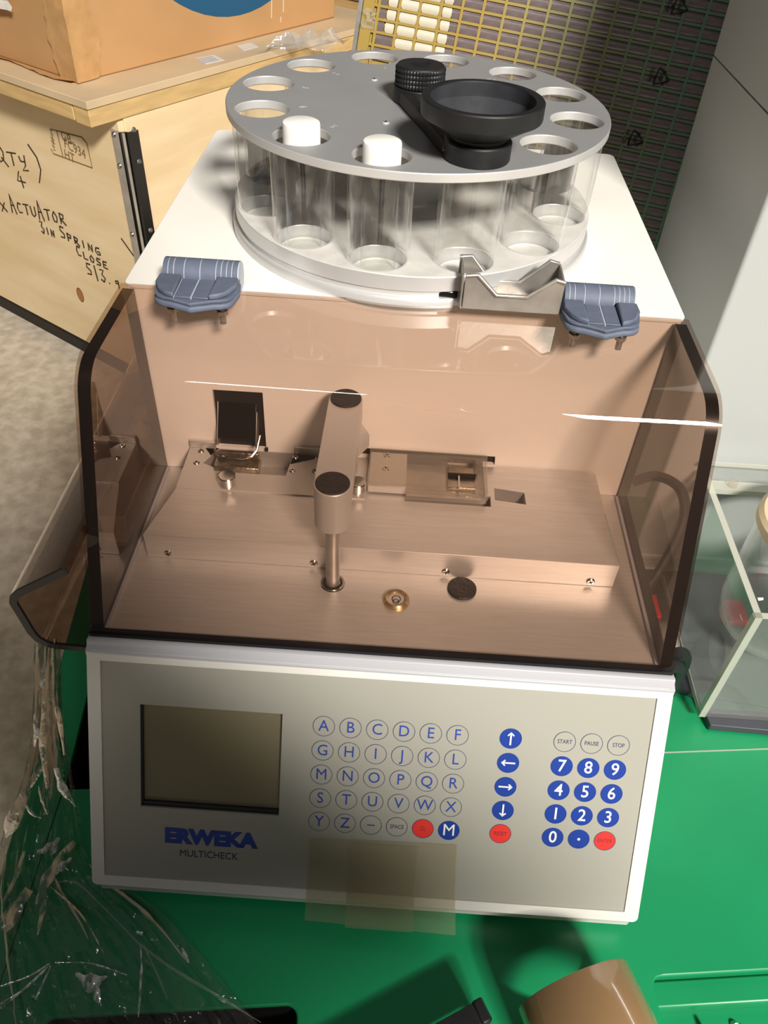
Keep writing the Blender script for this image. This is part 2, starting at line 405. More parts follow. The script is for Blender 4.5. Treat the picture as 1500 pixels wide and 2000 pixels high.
# rear chamber wall with the feed opening and the jaw window
op = [(-.1535, .027), (-.1115, .027), (-.1112, .0868), (-.1529, .0866)]
wn = [(-.031, .0262), (.0885, .0262), (.0878, .0356), (-.031, .0356)]
holed([(-.2065, .0003), (.2065, .0003), (.2065, ZT - .001), (-.2065, ZT - .001)], [op[::-1], wn[::-1]], 0, .004, XZ(YB + .0045)).build('rear_wall', 'inner_white', tt)
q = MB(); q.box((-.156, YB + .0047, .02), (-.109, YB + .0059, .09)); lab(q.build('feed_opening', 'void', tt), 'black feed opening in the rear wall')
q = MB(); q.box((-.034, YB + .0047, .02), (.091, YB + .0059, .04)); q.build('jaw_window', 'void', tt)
# work deck
q = MB(); q.box((-.2065, .0, -.003), (.2065, YB, .0)); q.build('deck', 'alu', tt)
# silver block and the cover plate behind it
q = MB(); q.prism([(-.1905, .0795), (.1805, .0800), (.1775, .137), (-.178, .137)], 0, .0252); q.build('front_block', 'alu', tt, .0006)
hexc = [(-.1621, .1673), (-.1413, .1579), (-.09, .1578), (-.0873, .188), (-.1526, .188)]
slot = [(.0866, .146), (.1125, .143), (.112, .1575), (.0866, .161)]
slot2 = [(.0115, .1375), (.083, .1375), (.083, .15), (.0115, .15)]
bl = [(-.178, .137), (.1775, .137), (.1765, .1885), (-.178, .1885)]
holed(bl, [hexc[::-1], slot[::-1], slot2[::-1]], 0, .0252).build('rear_block', 'alu', tt)
for h in (hexc, slot, slot2):
    q = MB(); q.prism(h, .008, .0085); q.build('recess_floor', 'steel', tt)
cp = [(-.1778, .1353), (-.0215, .1353), (-.0215, .1885), (-.1778, .1885)]
holed(cp, [hexc[::-1]], .0252, .0265).build('guide_plate', 'alu_matt', tt, .0003)
for a, b in ((-.178, -.155), (-.086, -.033)):
    q = MB(); q.box((a, .1868, .0265), (b, .1895, .0338)); q.build('guide_rail', 'alu', tt, .0004)
for x, y in ((-.1672, .1827), (-.1676, .1667), (-.0851, .1828), (-.0853, .165), (-.0655, .1838), (-.0665, .166)):
    q = MB(); screw(q, Matrix.Translation((x, y, .0265)) @ Matrix.Rotation(random.random(), 4, 'Z'), .0028); q.build('screw', ['chrome', 'void'], tt)
for x, in ((-.1732,), (-.0575,), (.0472,), (.1616,)):
    q = MB(); screw(q, frame((x, .0797, .0055), (1, 0, 0), (0, 0, 1)) @ Matrix.Rotation(random.random(), 4, 'Z'), .0033); q.build('screw', ['chrome', 'void'], tt)
for x, y in ((-.1353, .1402), (-.0281, .1432)):
    q = MB(); q.lathe([(0, .0), (.0045, 0), (.0045, .004), (.0072, .004), (.0072, .0115), (.0066, .0122), (0, .0122)], 28, Matrix.Translation((x, y, .0262))); q.build('thumb_screw', 'chrome', tt)
# feed chute in the black opening
q = MB()
ch = frame((-.1345, .19, .062), (1, 0, 0), (0, -.5, -.86))
q.box((-.0155, -.014, -.001), (.0165, .020, 0), 1, ch); q.box((-.0165, -.014, -.001), (-.0155, .026, .010), 0, ch); q.box((.0165, -.004, -.001), (.0172, .026, .010), 0, ch)
q.prism([(-.0155, -.014), (-.0095, -.014), (-.0105, .014), (-.0155, .02)], 0, .004, ch)
cu = q.build('chute', ['steel', 'dark_chrome'], tt, .0003)
q = MB(); q.tube([(-.151, .170, .0405), (-.149, .166, .0385), (-.14, .164, .0375), (-.126, .1635, .0375), (-.119, .165, .0392), (-.1155, .170, .0425), (-.1135, .178, .052)], .0011, 8); q.build('rim_wire', 'chrome', cu)
q = MB(); q.lathe([(.0028, .0), (.0034, .0012), (.004, 0)], 18, ch @ Matrix.Translation((.0005, -.003, .0003))); q.cyl(ch @ Vector((-.0125, -.011, .004)), ch @ Vector((-.0125, -.011, .0055)), .0018); q.build('drain_hole', 'chrome', cu)
q = MB(); q.box((-.151, .158, .0255), (-.1125, .172, .0315)); q.box((-.150, .169, .0315), (-.114, .1725, .0385)); q.build('chute_foot', 'foil', tt, .0008)
q = MB(); q.box((-.1118, .186, .028), (-.1095, .189, .0305)); q.build('latch_pin', 'void', tt)
# caliper arm: bar between two capped posts, rod down to the deck
ar = []
r = .0132
st = [(-.041 + r*cos(a), .065 + r*sin(a)) for a in [pi + pi*i/14 for i in range(15)]] + [(-.0405 + r*cos(a), .1665 + r*sin(a)) for a in [pi*i/14 for i in range(15)]]
q = MB(); q.prism(st, .084, .1032); arm = q.build('gauge_arm', 'alu_matt', tt, .0006)
q = MB(); q.lathe([(0, .0655), (.0118, .0655), (.0132, .0672), (.0132, .0872), (.0128, .0875), (.0128, .0882), (.0132, .0885), (.0132, .1034), (.0128, .1038), (0, .1038)], 40, Matrix.Translation((-.041, .065, 0))); q.build('gauge_sleeve', 'alu_matt', arm)
for p in ((-.041, .065), (-.0405, .1665)):
    q = MB(); q.lathe([(0, .1046), (.0117, .1046), (.0122, .1042), (.0122, .103), (0, .103)], 36, Matrix.Translation((p[0], p[1], 0))); q.build('end_cap', 'black_cap', arm)
q = MB(); q.cyl((-.041, .065, .0), (-.041, .065, .067), .0054); q.build('gauge_rod', 'steel', tt)
q = MB(); q.lathe([(.0054, .0004), (.0078, .0006), (.0092, .0008), (.0098, 0)], 32, Matrix.Translation((-.041, .065, 0))); q.build('rod_bushing', 'chrome', tt)
q = MB(); q.lathe([(.0058, .0009), (.0076, .0009)], 32, Matrix.Translation((-.041, .065, 0))); q.build('bushing_seal', 'void', tt)
q = MB(); q.cyl((-.0405, .1665, .0265), (-.0405, .1665, .085), .0105); q.lathe([(0, .066), (.0175, .066), (.0175, .078), (.015, .083), (0, .083)], 6, Matrix.Translation((-.0385, .170, -.012))); q.build('rear_post', 'alu_matt', tt)
# clear jaw on the right
q = MB(); q.box((-.0197, .144, .0268), (.0118, .1875, .0345)); q.build('jaw_plate', 'alu_matt', tt, .0004)
for y in (.1835, .166):
    q = MB(); screw(q, Matrix.Translation((-.0058, y, .0345)) @ Matrix.Rotation(.4, 4, 'Z'), .0033); q.build('screw', ['chrome', 'void'], tt)
jaw = holed([(-.0205, .1425), (.0785, .1425), (.0805, .1885), (-.0205, .1885)], [rrect(.046, .1525, .0705, .1805, .003)[::-1]], .0347, .0385)
jo = jaw.build('clear_jaw', 'jaw_clear', tt, .0004)
q = MB(); q.box((.0118, .138, .0268), (.0785, .1425, .034)); q.box((.0765, .1425, .0268), (.0795, .1885, .0345)); q.box((.0118, .1835, .0268), (.0765, .1885, .0345)); q.build('jaw_side', 'jaw_clear', jo, .0004)
q = MB(); q.box((.0118, .1425, .0262), (.0765, .1835, .0266)); q.build('jaw_base', 'steel', tt)
q = MB(); q.box((.0462, .1655, .0268), (.0705, .1668, .0345)); q.build('jaw_blade', 'void', jo)
q = MB(); q.box((.0465, .153, .0268), (.0703, .1654, .030)); q.box((.0465, .167, .0268), (.0703, .180, .030)); q.build('jaw_anvil', 'foil', jo, .001)
q = MB(); q.box((.0554, .150, .031), (.0566, .166, .0335)); q.build('jaw_needle', 'chrome', jo)
# spirit level and black plug
LV = Matrix.Translation((.0094, .0508, 0))
q = MB(); q.lathe([(.0063, .0015), (.0068, .0035), (.0083, .0042), (.0098, .003), (.0102, 0)], 36, LV); lev = q.build('spirit_level', 'brass', tt)
q = MB(); q.lathe([(0, .0018), (.0064, .0018)], 30, LV); q.build('level_face', 'alu_matt', lev)
q = MB()
for dy, rr in ((0, .0022), (.0026, .0032)): q.lathe([(rr - .0003, .002), (rr + .0003, .002)], 24, LV @ Matrix.Translation((-.0004 + dy*.1, -.0022 + dy, .0002)))
q.build('level_marks', 'void', lev)
q = MB(); q.lathe([(0, .0022), (.0108, .0022), (.0114, .0016), (.0114, 0)], 36, Matrix.Translation((.0602, .0673, 0))); q.build('rubber_plug', 'black_cap', tt)

# silver rail in front of the deck
rp = [(.002, -.0085), (.002, .0006), (-.002, .0012), (-.0045, .0022), (-.007, .0018), (-.0085, -.001), (-.0128, -.0028), (-.0135, -.0075)]
q = MB(); q.prism(rp, -HW - .0012, HW + .0012, YZ); q.build('front_rail', 'rail', tt, .0005)
# control panel
u0 = -.2105; u1 = .2105; v1 = .196
out = rrect(u0, -v1, u1, -.0015, .004)
ins = [(-.2008, -.1879), (.1995, -.1879), (.1995, -.0095), (-.2008, -.0095)]
cpn = holed(out, [ins[::-1]], -.016, .0, PM).build('control_panel', 'frame_white', tt, .0012)
q = MB(); q.box((u0, -v1, -.018), (u1, -.0015, -.0158), 0, PM)
# folded lower lip
q.prism([(0, 0), (-.0100, -.0085), (-.0135, -.0145), (-.016, -.0145), (-.016, 0)], u0 + .002, u1 - .002, PM @ Matrix.Translation((0, -v1, 0)) @ Matrix(((0, 0, 1, 0), (0, 1, 0, 0), (-1, 0, 0, 0), (0, 0, 0, 1))) @ Matrix.Scale(-1, 4, (1, 0, 0)))
q.build('panel_back', 'frame_white', cpn, .001)
scr = [(-.1726, -.1262), (-.0683, -.1262), (-.0683, -.0422), (-.1726, -.0422)]
holed([(-.2006, -.1877), (.1993, -.1877), (.1993, -.0097), (-.2006, -.0097)], [scr[::-1]], -.006, -.0012, PM).build('membrane', 'membrane', cpn)
q = MB(); q.box((-.174, -.128, -.0064), (-.067, -.041, -.0055), 0, PM); lab(q.build('display', 'lcd', cpn), 'blank olive display window')
q = MB(); q.box((-.1726, -.1262, -.0055), (-.0683, -.1225, -.003), 0, PM); q.box((-.1726, -.1262, -.0055), (-.1712, -.0422, -.003), 0, PM); q.build('display_bezel', 'black', cpn)
MH = -.0012
q = MB(); text('ERWEKA', .0165, PML(-.1197, .1497, MH + .0001), q, 0, .0001, .0011, 1.06); q.build('brand_lettering', 'ink_blue', cpn)
q = MB(); text('MULTICHECK', .0083, PML(-.1208, .1640, MH + .0001), q, 0, .0001, 0, .88); q.build('model_lettering', 'ink_dark', cpn)
def key(u, v, label, kind):
    q = MB(); M = PML(u, v, MH)
    face = {'o': 'membrane', 'b': 'key_blue', 'r': 'key_red'}[kind]
    q.lathe([(0, .0002), (.0080, .0002), (.0080, 0)], 36, M, 0)
    ringm = {'o': 'ink_dark', 'b': 'key_blue', 'r': 'ink_dark'}[kind]
    q.lathe([(.0077, .0003), (.0081, .0003)], 36, M, 1)
    ink = {'o': 'ink_blue', 'b': 'ink_white', 'r': 'ink_red'}[kind]
    G = M @ Matrix.Translation((0, 0, .0003))
    if label in ('up', 'down', 'left', 'right'):
        G = G @ Matrix.Rotation({'right': 0, 'up': pi/2, 'left': pi, 'down': -pi/2}[label], 4, 'Z')
        q.box((-.0052, -.0006, 0), (.0045, .0006, .0001), 2, G)
        for sgn in (1, -1): q.prism([(.0052, 0), (.0026, sgn*.0026), (.0018, sgn*.0019), (.0038, 0)], 0, .0001, G, 2)
    elif len(label) == 1:
        if label == '.': q.lathe([(0, .0001), (.0011, .0001)], 12, G, 2)
        elif label == '-': q.box((-.0028, -.0004, 0), (.0028, .0004, .0001), 2, G)
        else: text(label, .0125 if kind == 'o' else .0138, G, q, 2, .0001, 0 if kind == 'o' or label == 'M' else .0001, .92)
    else:
        text(label, .0046, G, q, 2, .0001, 0, .8)
        if kind == 'o': ink = 'ink_dark'
    q.build('key', [face, ringm, ink], cpn)
names = list('ABCDEFGHIJKLMNOPQRSTUVWXYZ') + ['-', 'SPACE', 'CL', 'M']
for i, s in enumerate(names):
    key(-.0378 + .01955 * (i % 6), .0495 + .0197 * (i // 6), s, 'r' if s == 'CL' else 'b' if i == 29 else 'o')
for i, s in enumerate(('up', 'left', 'right', 'down', 'RESET')): key(.0987, .0492 + .0197 * i, s, 'r' if s == 'RESET' else 'b')
for j, row in enumerate((('START', 'PAUSE', 'STOP'), '789', '456', '123', ('0', '.', 'ENTER'))):
    for i, s in enumerate(row): key(.138 + .01955 * i, .0488 + .0198 * j, s, 'o' if j == 0 else 'r' if s == 'ENTER' else 'b')

# tinted lid
Pk = Vector((.0815, .1785)); A0 = Vector((.1885, .1788)); B0 = Vector((-.001, .0025))
da = (A0 - Pk).normalized(); db = (B0 - Pk).normalized(); rb = .034
half = math.acos(max(-1, min(1, da.dot(db)))) / 2; tlen = rb / math.tan(half)
cen = Pk + (da + db).normalized() * (rb / sin(half))
a_s = Pk + da * tlen - cen; a_e = Pk + db * tlen - cen
an0 = atan2(a_s.y, a_s.x); an1 = atan2(a_e.y, a_e.x)
if an1 < an0: an1 += 2 * pi
def offs(off):
    na = (cen - (Pk + da * tlen)).normalized(); nb = (cen - (Pk + db * tlen)).normalized()
    arc = [cen + Vector((cos(an0 + (an1-an0)*i/14), sin(an0 + (an1-an0)*i/14))) * (rb - off) for i in range(15)]
    return [A0 + na * off] + arc + [B0 + nb * off]
po = offs(0); pi_ = offs(.004)
q = MB(); q.prism([tuple(p) for p in po] + [tuple(p) for p in reversed(pi_)], -HW - .0006, HW + .0006, YZ)
lid = q.build('tinted_lid', 'tint', tt)
side = [tuple(p) for p in offs(.0042)] + [(.004, .0008), (.1885, .0008)]
for sx in (-1, 1):
    q = MB(); x0 = sx * (HW - .0085); x1 = sx * (HW + .0002)
    q.prism(side, min(x0, x1), max(x0, x1), YZ, 0, 1)
    q.build('lid_side', ['tint_side', 'acrylic_edge'], lid)
q = MB(); q.box((-HW, -.0025, .0015), (HW, .0035, .0045)); q.build('lid_foot', 'acrylic_edge', lid)
for sx in (-1, 1):
    q = MB(); q.box((sx*.2005 - .0012, .004, .0), (sx*.2005 + .0012, .188, .002)); q.build('side_strip', 'rail', tt)

# hinges
def hinge(x0, x1):
    w = x1 - x0; cx = (x0 + x1) / 2; y = .193; z = ZT + .0112; rr = .0112
    q = MB(); cuts = [0, .075, .15, .29, .50, .71, .78, .85, .92, 1]
    for a, b in zip(cuts[:-1], cuts[1:]):
        q.cyl((x0 + w*a + .0003, y, z), (x0 + w*b - .0003, y, z), rr, seg=24)
        q.cyl((x0 + w*b - .0005, y, z), (x0 + w*b + .0005, y, z), rr - .0003, seg=24, mi=1)
    q.box((x0, y, ZT + .0006), (x1, y + .0095, z))
    h = q.build('hinge', ['rubber', 'rubber_gap'], tt)
    D = [(-w/2 - .001, .188), (-w/2 - .003, .172)] + [(-w/2 - .001 + .013*(1 - cos(a)), .161 - .009*sin(a)) for a in (0, .4, .8, 1.2, 1.5)] + [(0, .1455)] + \
        [(w/2 + .001 - .013*(1 - cos(a)), .161 - .009*sin(a)) for a in (1.5, 1.2, .8, .4, 0)] + [(w/2 + .003, .172), (w/2 + .001, .188)]
    D = [(cx + p[0], p[1]) for p in D]
    q = MB(); q.prism(D, ZT + .005, ZT + .0095); fl_ = q.build('hinge_flap', 'rubber', h, .0015)
    q = MB(); q.prism([(cx + (p[0]-cx)*.97, .1885 + (p[1]-.1885)*.95) for p in D], ZT + .0095, ZT + .0104); 
    q.prism([(cx + (p[0]-cx)*.98, .1885 + (p[1]-.1885)*.97) for p in D], ZT + .0104, ZT + .0125); q.build('flap_top', 'rubber', h, .001)
    for s in (-1, 1):
        q = MB(); pad = [(s*w*.235, .1815), (s*w*.225, .1525), (s*w*.33, .1545), (s*w*.45, .160), (s*(w/2 + .0015), .170), (s*(w/2 + .001), .1815)]
        pad = [(cx + p[0], p[1]) for p in pad]
        if s < 0: pad.reverse()
        q.prism(pad, ZT + .0125, ZT + .0165); q.build('flap_pad', 'rubber', h, .0012)
        q = MB(); q.box((cx + s*w*.1125 - w*.104, .1535, ZT + .0125), (cx + s*w*.1125 + w*.104, .180, ZT + .0137)); q.build('flap_panel', 'rubber', h, .0006)
        q = MB(); q.cyl((cx + s*w*.33, .165, ZT - .012), (cx + s*w*.33, .165, ZT + .004), .0024, seg=10); q.cyl((cx + s*w*.33, .165, ZT - .0045), (cx + s*w*.33, .165, ZT - .0015), .0042, seg=6); q.build('hinge_bolt', 'steel', h)
    q = MB(); q.box((cx - .0004, .153, ZT + .0125), (cx + .0004, .180, ZT + .0136)); q.box((cx - w*.225, .153, ZT + .0125), (cx - w*.219, .180, ZT + .0136)); q.build('flap_gap', 'rubber_gap', h)
hinge(-.1765, -.1215)
hinge(.1155, .1665)

# folded steel V bracket on the front edge of the top cover
def vplate(y, x0, x1, z0, z1, zn, flip):
    n0 = x0 + (x1-x0)*.345; n1 = x0 + (x1-x0)*.63
    pl = [(x0, z0), (x1, z0), (x1, z1 - .002), (x1 - .0065, z1), (n1 + .001, zn), (n0 - .001, zn), (x0 + .0085, z1), (x0, z1 - .001)]
    q.prism(pl, -.0006, .0006, XZ(y))
    ev = [(x0, y, z1 - .001), (x0 + .0085, y, z1), (n0 - .001, y, zn), (n1 + .001, y, zn), (x1 - .0065, y, z1), (x1, y, z1 - .002)]
    q.tube([(a, b + flip*.0008, c) for a, b, c in ev], .0016, 8)
q = MB(); bx0, bx1 = .0405, .1115
vplate(.1745, bx0 + .0015, bx1 + .0005, ZT + .0075, .2105, .196, -1)
vplate(.202, bx0 - .002, bx1 - .0005, ZT + .001, .2105, .192, 1)
q.prism([(.1745, ZT + .0075), (.202, ZT + .001), (.202, .209), (.1745, .209)], bx0 - .0005, bx0 + .0007, YZ)
q.prism([(.1745, ZT + .0075), (.202, ZT + .001), (.202, .209), (.1745, .209)], bx1 - .0007, bx1 + .0005, YZ)
q.box((bx0, .1745, ZT + .0068), (bx1, .202, ZT + .008))
q.cyl((bx0 - .004, .196, ZT + .012), (bx0, .196, ZT + .012), .003, seg=10)
q.build('v_bracket', 'steel', tt, .0003)
q = MB(); q.box((bx0 - .018, .188, ZT), (bx0 - .0015, .206, ZT + .013)); q.build('bracket_mount', 'dark_chrome', tt, .002)

# tinted collecting tray on the left flank
tp = [(-.2112, .0765), (-.2485, .0510), (-.2545, .0450), (-.2570, .0375), (-.2530, .004), (-.2500, -.004), (-.2445, -.0095), (-.238, -.0118), (-.2112, -.0132)]
def inset(poly, d):
    out = []
    for i, p in enumerate(poly):
        a = Vector(poly[max(i-1, 0)]); b = Vector(poly[min(i+1, len(poly)-1)]); t = (b - a).normalized()
        out.append((p[0] - t.y * d, p[1] + t.x * d) if True else p)
    return out
ti = inset(tp, .0055)
MXZ = Matrix(((1, 0, 0, 0), (0, 0, -1, 0), (0, 1, 0, 0), (0, 0, 0, 1)))        # local (x, z) swept along -y
q = MB(); q.prism(tp + ti[::-1], -.30, .004, MXZ); tray = q.build('catch_tray', 'tray_tint', tt)
q = MB(); q.prism(tp + ti[::-1], .0042, .0062, MXZ); q.build('tray_edge', 'void', tray)
q = MB(); q.box((-.232, .10, -.012), (-.2105, .20, .022)); q.build('tray_block', 'steel', tray, .0008)
q = MB(); q.box((-.236, .215, .0), (-.2105, .26, .045)); q.build('tray_bracket', 'steel', tray, .0008)
q = MB(); screw(q, frame((-.224, .2145, .03), (1, 0, 0), (0, 0, 1)), .004); q.build('screw', ['chrome', 'void'], tray)

# ------------------------------------------------------------------ tube carousel
CX, CY_ = .001, .3345; ZD = .274
crs = thing('tube_carousel', 'round silver two-tier carousel of twelve clear tubes on the white tester', 'carousel', (CX, CY_, ZT))
ang = [R(19.6 + 30*k) for k in range(12)]
hp = [(CX + .1247*cos(a), CY_ + .1247*sin(a)) for a in ang]
big = circ(CX, CY_, .1508, 120)
holed(big, [circ(x, y, .0204, 40)[::-1] for x, y in hp], ZD - .0065, ZD, None, 1).build('top_disc', ['disc_alu', 'disc_rim'], crs, .0007)
holed(circ(CX, CY_, .1497, 120), [circ(x, y, .0212, 40)[::-1] for x, y in hp], .1885, .2005, None, 1).build('lower_disc', ['dusty_alu', 'disc_rim'], crs, .0007)
q = MB(); q.lathe([(0, .1895), (.1485, .1895), (.1485, .1845), (.1515, .184), (.1525, .1825), (.1525, ZT + .0006), (0, ZT + .0006)], 120, Matrix.Translation((CX, CY_, 0))); q.build('base_plate', 'disc_rim', crs)
q = MB(); q.lathe([(.025, .2005), (.025, ZD - .0065)], 40, Matrix.Translation((CX, CY_, 0))); q.build('centre_column', 'dusty_alu', crs)
q = MB(); q.lathe([(.0235, .2006), (.0235, ZD - .0068), (.0208, ZD - .0068), (.0208, .2006)], 40, None, 0, True); tm = q.mesh('tube', 'tube_clear')
q = MB(); q.lathe([(0, .1902), (.0205, .1902), (.0205, .1896), (0, .1896)], 32); q.lathe([(.0205, .1902), (.0188, .1912), (.0183, .1902)], 32); fm = q.mesh('tube_seat', 'dusty_alu')
for k, (x, y) in enumerate(hp):
    link('tube', tm, crs, loc=(x, y, 0)); link('tube_seat', fm, crs, loc=(x, y, 0))
q = MB()
for k, a in enumerate(ang):
    n = (k - 3) % 12 + 1
    M = Matrix.Translation((CX + .094*cos(a), CY_ + .094*sin(a), ZD + .00008)) @ Matrix.Rotation(a - pi/2 + pi, 4, 'Z')
    text(str(n), .0085, M, q, 0, .00008, 0)
q.build('hole_numbers', 'disc_rim', crs)
for a in (100, 220, 340):
    q = MB(); screw(q, Matrix.Translation((CX + .062*cos(R(a+28)), CY_ + .062*sin(R(a+28)), ZD)), .003); q.build('screw', ['disc_rim', 'void'], crs)

# white-capped vials standing in two of the tubes
q = MB(); q.lathe([(.0128, .1903), (.0132, .193), (.0132, .255), (.0115, .262), (.0105, .2625)], 32); vg = q.mesh('vial_glass', 'vial_clear')
q = MB(); pr = [(0, .2836), (.0118, .2836), (.0129, .2830), (.0133, .2818), (.0133, .2625), (.0118, .2625)]
q.lathe(pr, 48); vc = q.mesh('vial_cap', 'cap_white')
for idx, l in ((7, 'clear vial with a white cap in the carousel tube farther left'), (8, 'clear vial with a white cap in the front carousel tube beside the funnel')):
    x, y = hp[idx]
    v = thing('vial', l, 'vial', (x, y, .1903), 'white-capped vials in the carousel')
    link('glass_body', vg, v, loc=(x, y, 0)); link('cap', vc, v, loc=(x, y, 0))

# black feed funnel with its arm and knob
fx, fy = hp[9]
fun = thing('feed_funnel', 'black plastic feed funnel with arm and knurled knob on the silver carousel disc', 'funnel', (fx, fy, ZD))
FM = Matrix.Translation((fx, fy, ZD + .0002))
q = MB()
q.lathe([(.0222, 0), (.0228, .001), (.0228, .0118), (.022, .0128), (.0185, .0128), (.0195, .0155), (.0375, .0262), (.0402, .0275), (.0405, .0285), (.0405, .0375), (.0398, .0384), (.0352, .0384), (.0345, .0376)], 72, FM)
q.build('cup', 'black', fun)
q = MB(); q.lathe([(.0345, .0377), (.0345, .029), (.0195, .0165), (.0175, .001), (.0222, 0)], 72, FM); lab(q.build('cup_inside', 'funnel_inside', fun), 'dusty grey inside of the funnel')
kx, ky = CX, CY_
d = Vector((fx - kx, fy - ky)); dn = d.normalized(); pn = Vector((dn.y, -dn.x)) * -1
pn = Vector((-abs(dn.y), -dn.x)) if False else Vector((dn.y, -dn.x))      # towards the viewer's left
a0 = Vector((kx, ky)) + pn * .0185; a1 = Vector((fx, fy)) + pn * .0222
w = pn * -.0085
q = MB(); q.prism([tuple(p) for p in (a0, a1 + dn*.004, a1 + w + dn*.004, a0 + w)], ZD + .0004, ZD + .0105); q.build('arm', 'black', fun, .0012)
hub = [(kx + .0195*cos(t), ky + .0195*sin(t)) for t in [atan2(pn.y, pn.x) - pi + pi*i/16 for i in range(17)]]
hub = circ(kx, ky, .0205, 28)
q = MB(); q.prism(hub, ZD + .0004, ZD + .0115); q.build('hub', 'black', fun, .0015)
q = MB(); q.cyl((fx, fy - .0, 0) if False else Vector((a1.x, a1.y, ZD + .006)) - Vector((dn.x, dn.y, 0))*.004, Vector((a1.x, a1.y, ZD + .006)) - Vector((dn.x, dn.y, 0))*.004 + Vector((pn.x, pn.y, 0))*.0012, .0016, seg=10); q.build('set_screw', 'chrome', fun)
q = MB(); seg = 96; rows = 4; vs = []; fs = []; zs = []
for r_ in range(rows):
    for t, f in ((0, 0), (.25, 1), (.75, 1), (1, 0)): zs.append((.012 + (r_ + t) * .0033, f))
for z, f in zs:
    for i in range(seg):
        g = 1 if i % 2 == 0 else .0
        rr_ = .0186 + .0010 * f * g
        vs.append((kx + rr_*cos(2*pi*i/seg), ky + rr_*sin(2*pi*i/seg), ZD + z))
for k in range(len(zs) - 1):
    for i in range(seg): fs.append((k*seg + i, k*seg + (i+1) % seg, (k+1)*seg + (i+1) % seg, (k+1)*seg + i))
q.add(vs, fs)
q.lathe([(.0186, .0252), (.0178, .0262), (.0095, .0262), (.0085, .0255), (.003, .0245), (0, .0243)], 48, Matrix.Translation((kx, ky, ZD)))
q.build('knob', 'black', fun)

# ------------------------------------------------------------------ plywood crate, lid and cardboard box behind on the left
ZB = -.72
cA = T(0, 577, 2, ZB); cB = T(165, 665, 2, ZB)
cu_ = (cB - cA).normalized(); cn = Vector((-cu_.y, cu_.x, 0)); cv = Vector((-cu_.y, cu_.x, 0))
if cv.y < 0: cv = -cv
C0 = TP(232, 232, cA, cn); C0 = Vector((C0.x, C0.y, 0)); zt = TP(232, 232, cA, cn).z
KM = Matrix((cu_, cv, Vector((0, 0, 1)))).transposed().to_4x4(); KM.translation = C0     # local (along front, into depth, up)
KI = KM.inverted()
crate = thing('plywood_crate', 'large plywood crate with handwriting and a metal corner strip, standing on the concrete floor', 'crate', (C0.x, C0.y, FZ))
def onface(px, py): return KI @ TP(px, py, cA, cn)
q = MB(); q.box((-1.15, 0, ZB), (-.006, .015, zt), 0, KM); fp = q.build('front_panel', 'plywood', crate, .001)
q = MB(); q.prism([(.012, ZB), (1.0, ZB), (1.0, zt + .05), (.012, zt)], -.015, 0, KM @ YZ); q.build('side_panel', 'plywood', crate, .001)
q = MB(); q.box((-1.15, 1.0, ZB), (0, 1.015, zt), 0, KM); q.build('rear_panel', 'plywood', crate)
q = MB(); q.box((-1.13, .015, ZB), (-.016, 1.0, ZB + .015), 0, KM); q.build('bottom_panel', 'plywood', crate)
for y0 in (.02, .45, .88):
    q = MB(); q.box((-1.12, y0, FZ), (-.03, y0 + .09, ZB), 0, KM); q.build('skid', 'skid', crate)
# corner strip
q = MB(); zs1 = onface(215, 250).z
q.prism([(-.030, -.0025), (-.0065, -.0025), (-.0045, .0015), (-.0045, -.0005), (-.0045, -.0008), (-.030, -.0008)][:3] + [(-.0065, -.0005), (-.030, -.0005)], ZB + .02, zs1, KM)
lab(q.build('corner_strip', 'zinc', crate), 'bright galvanised half of the corner strip')
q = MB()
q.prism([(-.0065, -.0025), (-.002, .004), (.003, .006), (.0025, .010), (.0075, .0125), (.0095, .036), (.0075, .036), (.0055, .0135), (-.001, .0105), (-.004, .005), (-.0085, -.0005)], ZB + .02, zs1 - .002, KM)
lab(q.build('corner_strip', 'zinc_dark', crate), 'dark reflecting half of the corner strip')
q = MB(); q.tube([KM @ Vector((.0012, .0035, ZB + .02)), KM @ Vector((.0012, .0035, zs1 - .003))], .0032, 8); lab(q.build('corner_bead', 'zinc', crate), 'bright rounded bead of the corner strip')
for i, z in enumerate((zs1 - .012, zs1 - .075, zs1 - .225, zs1 - .375)):
    q = MB(); q.lathe([(0, .004), (.004, .003), (.006, 0)], 14, KM @ frame((-.0215, -.0025, z + .003), (1, 0, 0), (0, 0, 1))); q.build('rivet', 'rivet', crate)
    q = MB(); q.lathe([(0, .004), (.004, .003), (.006, 0)], 14, KM @ frame((.0092, .0255, z + .012), (0, 1, 0), (0, 0, 1))); q.build('rivet', 'rivet', crate)
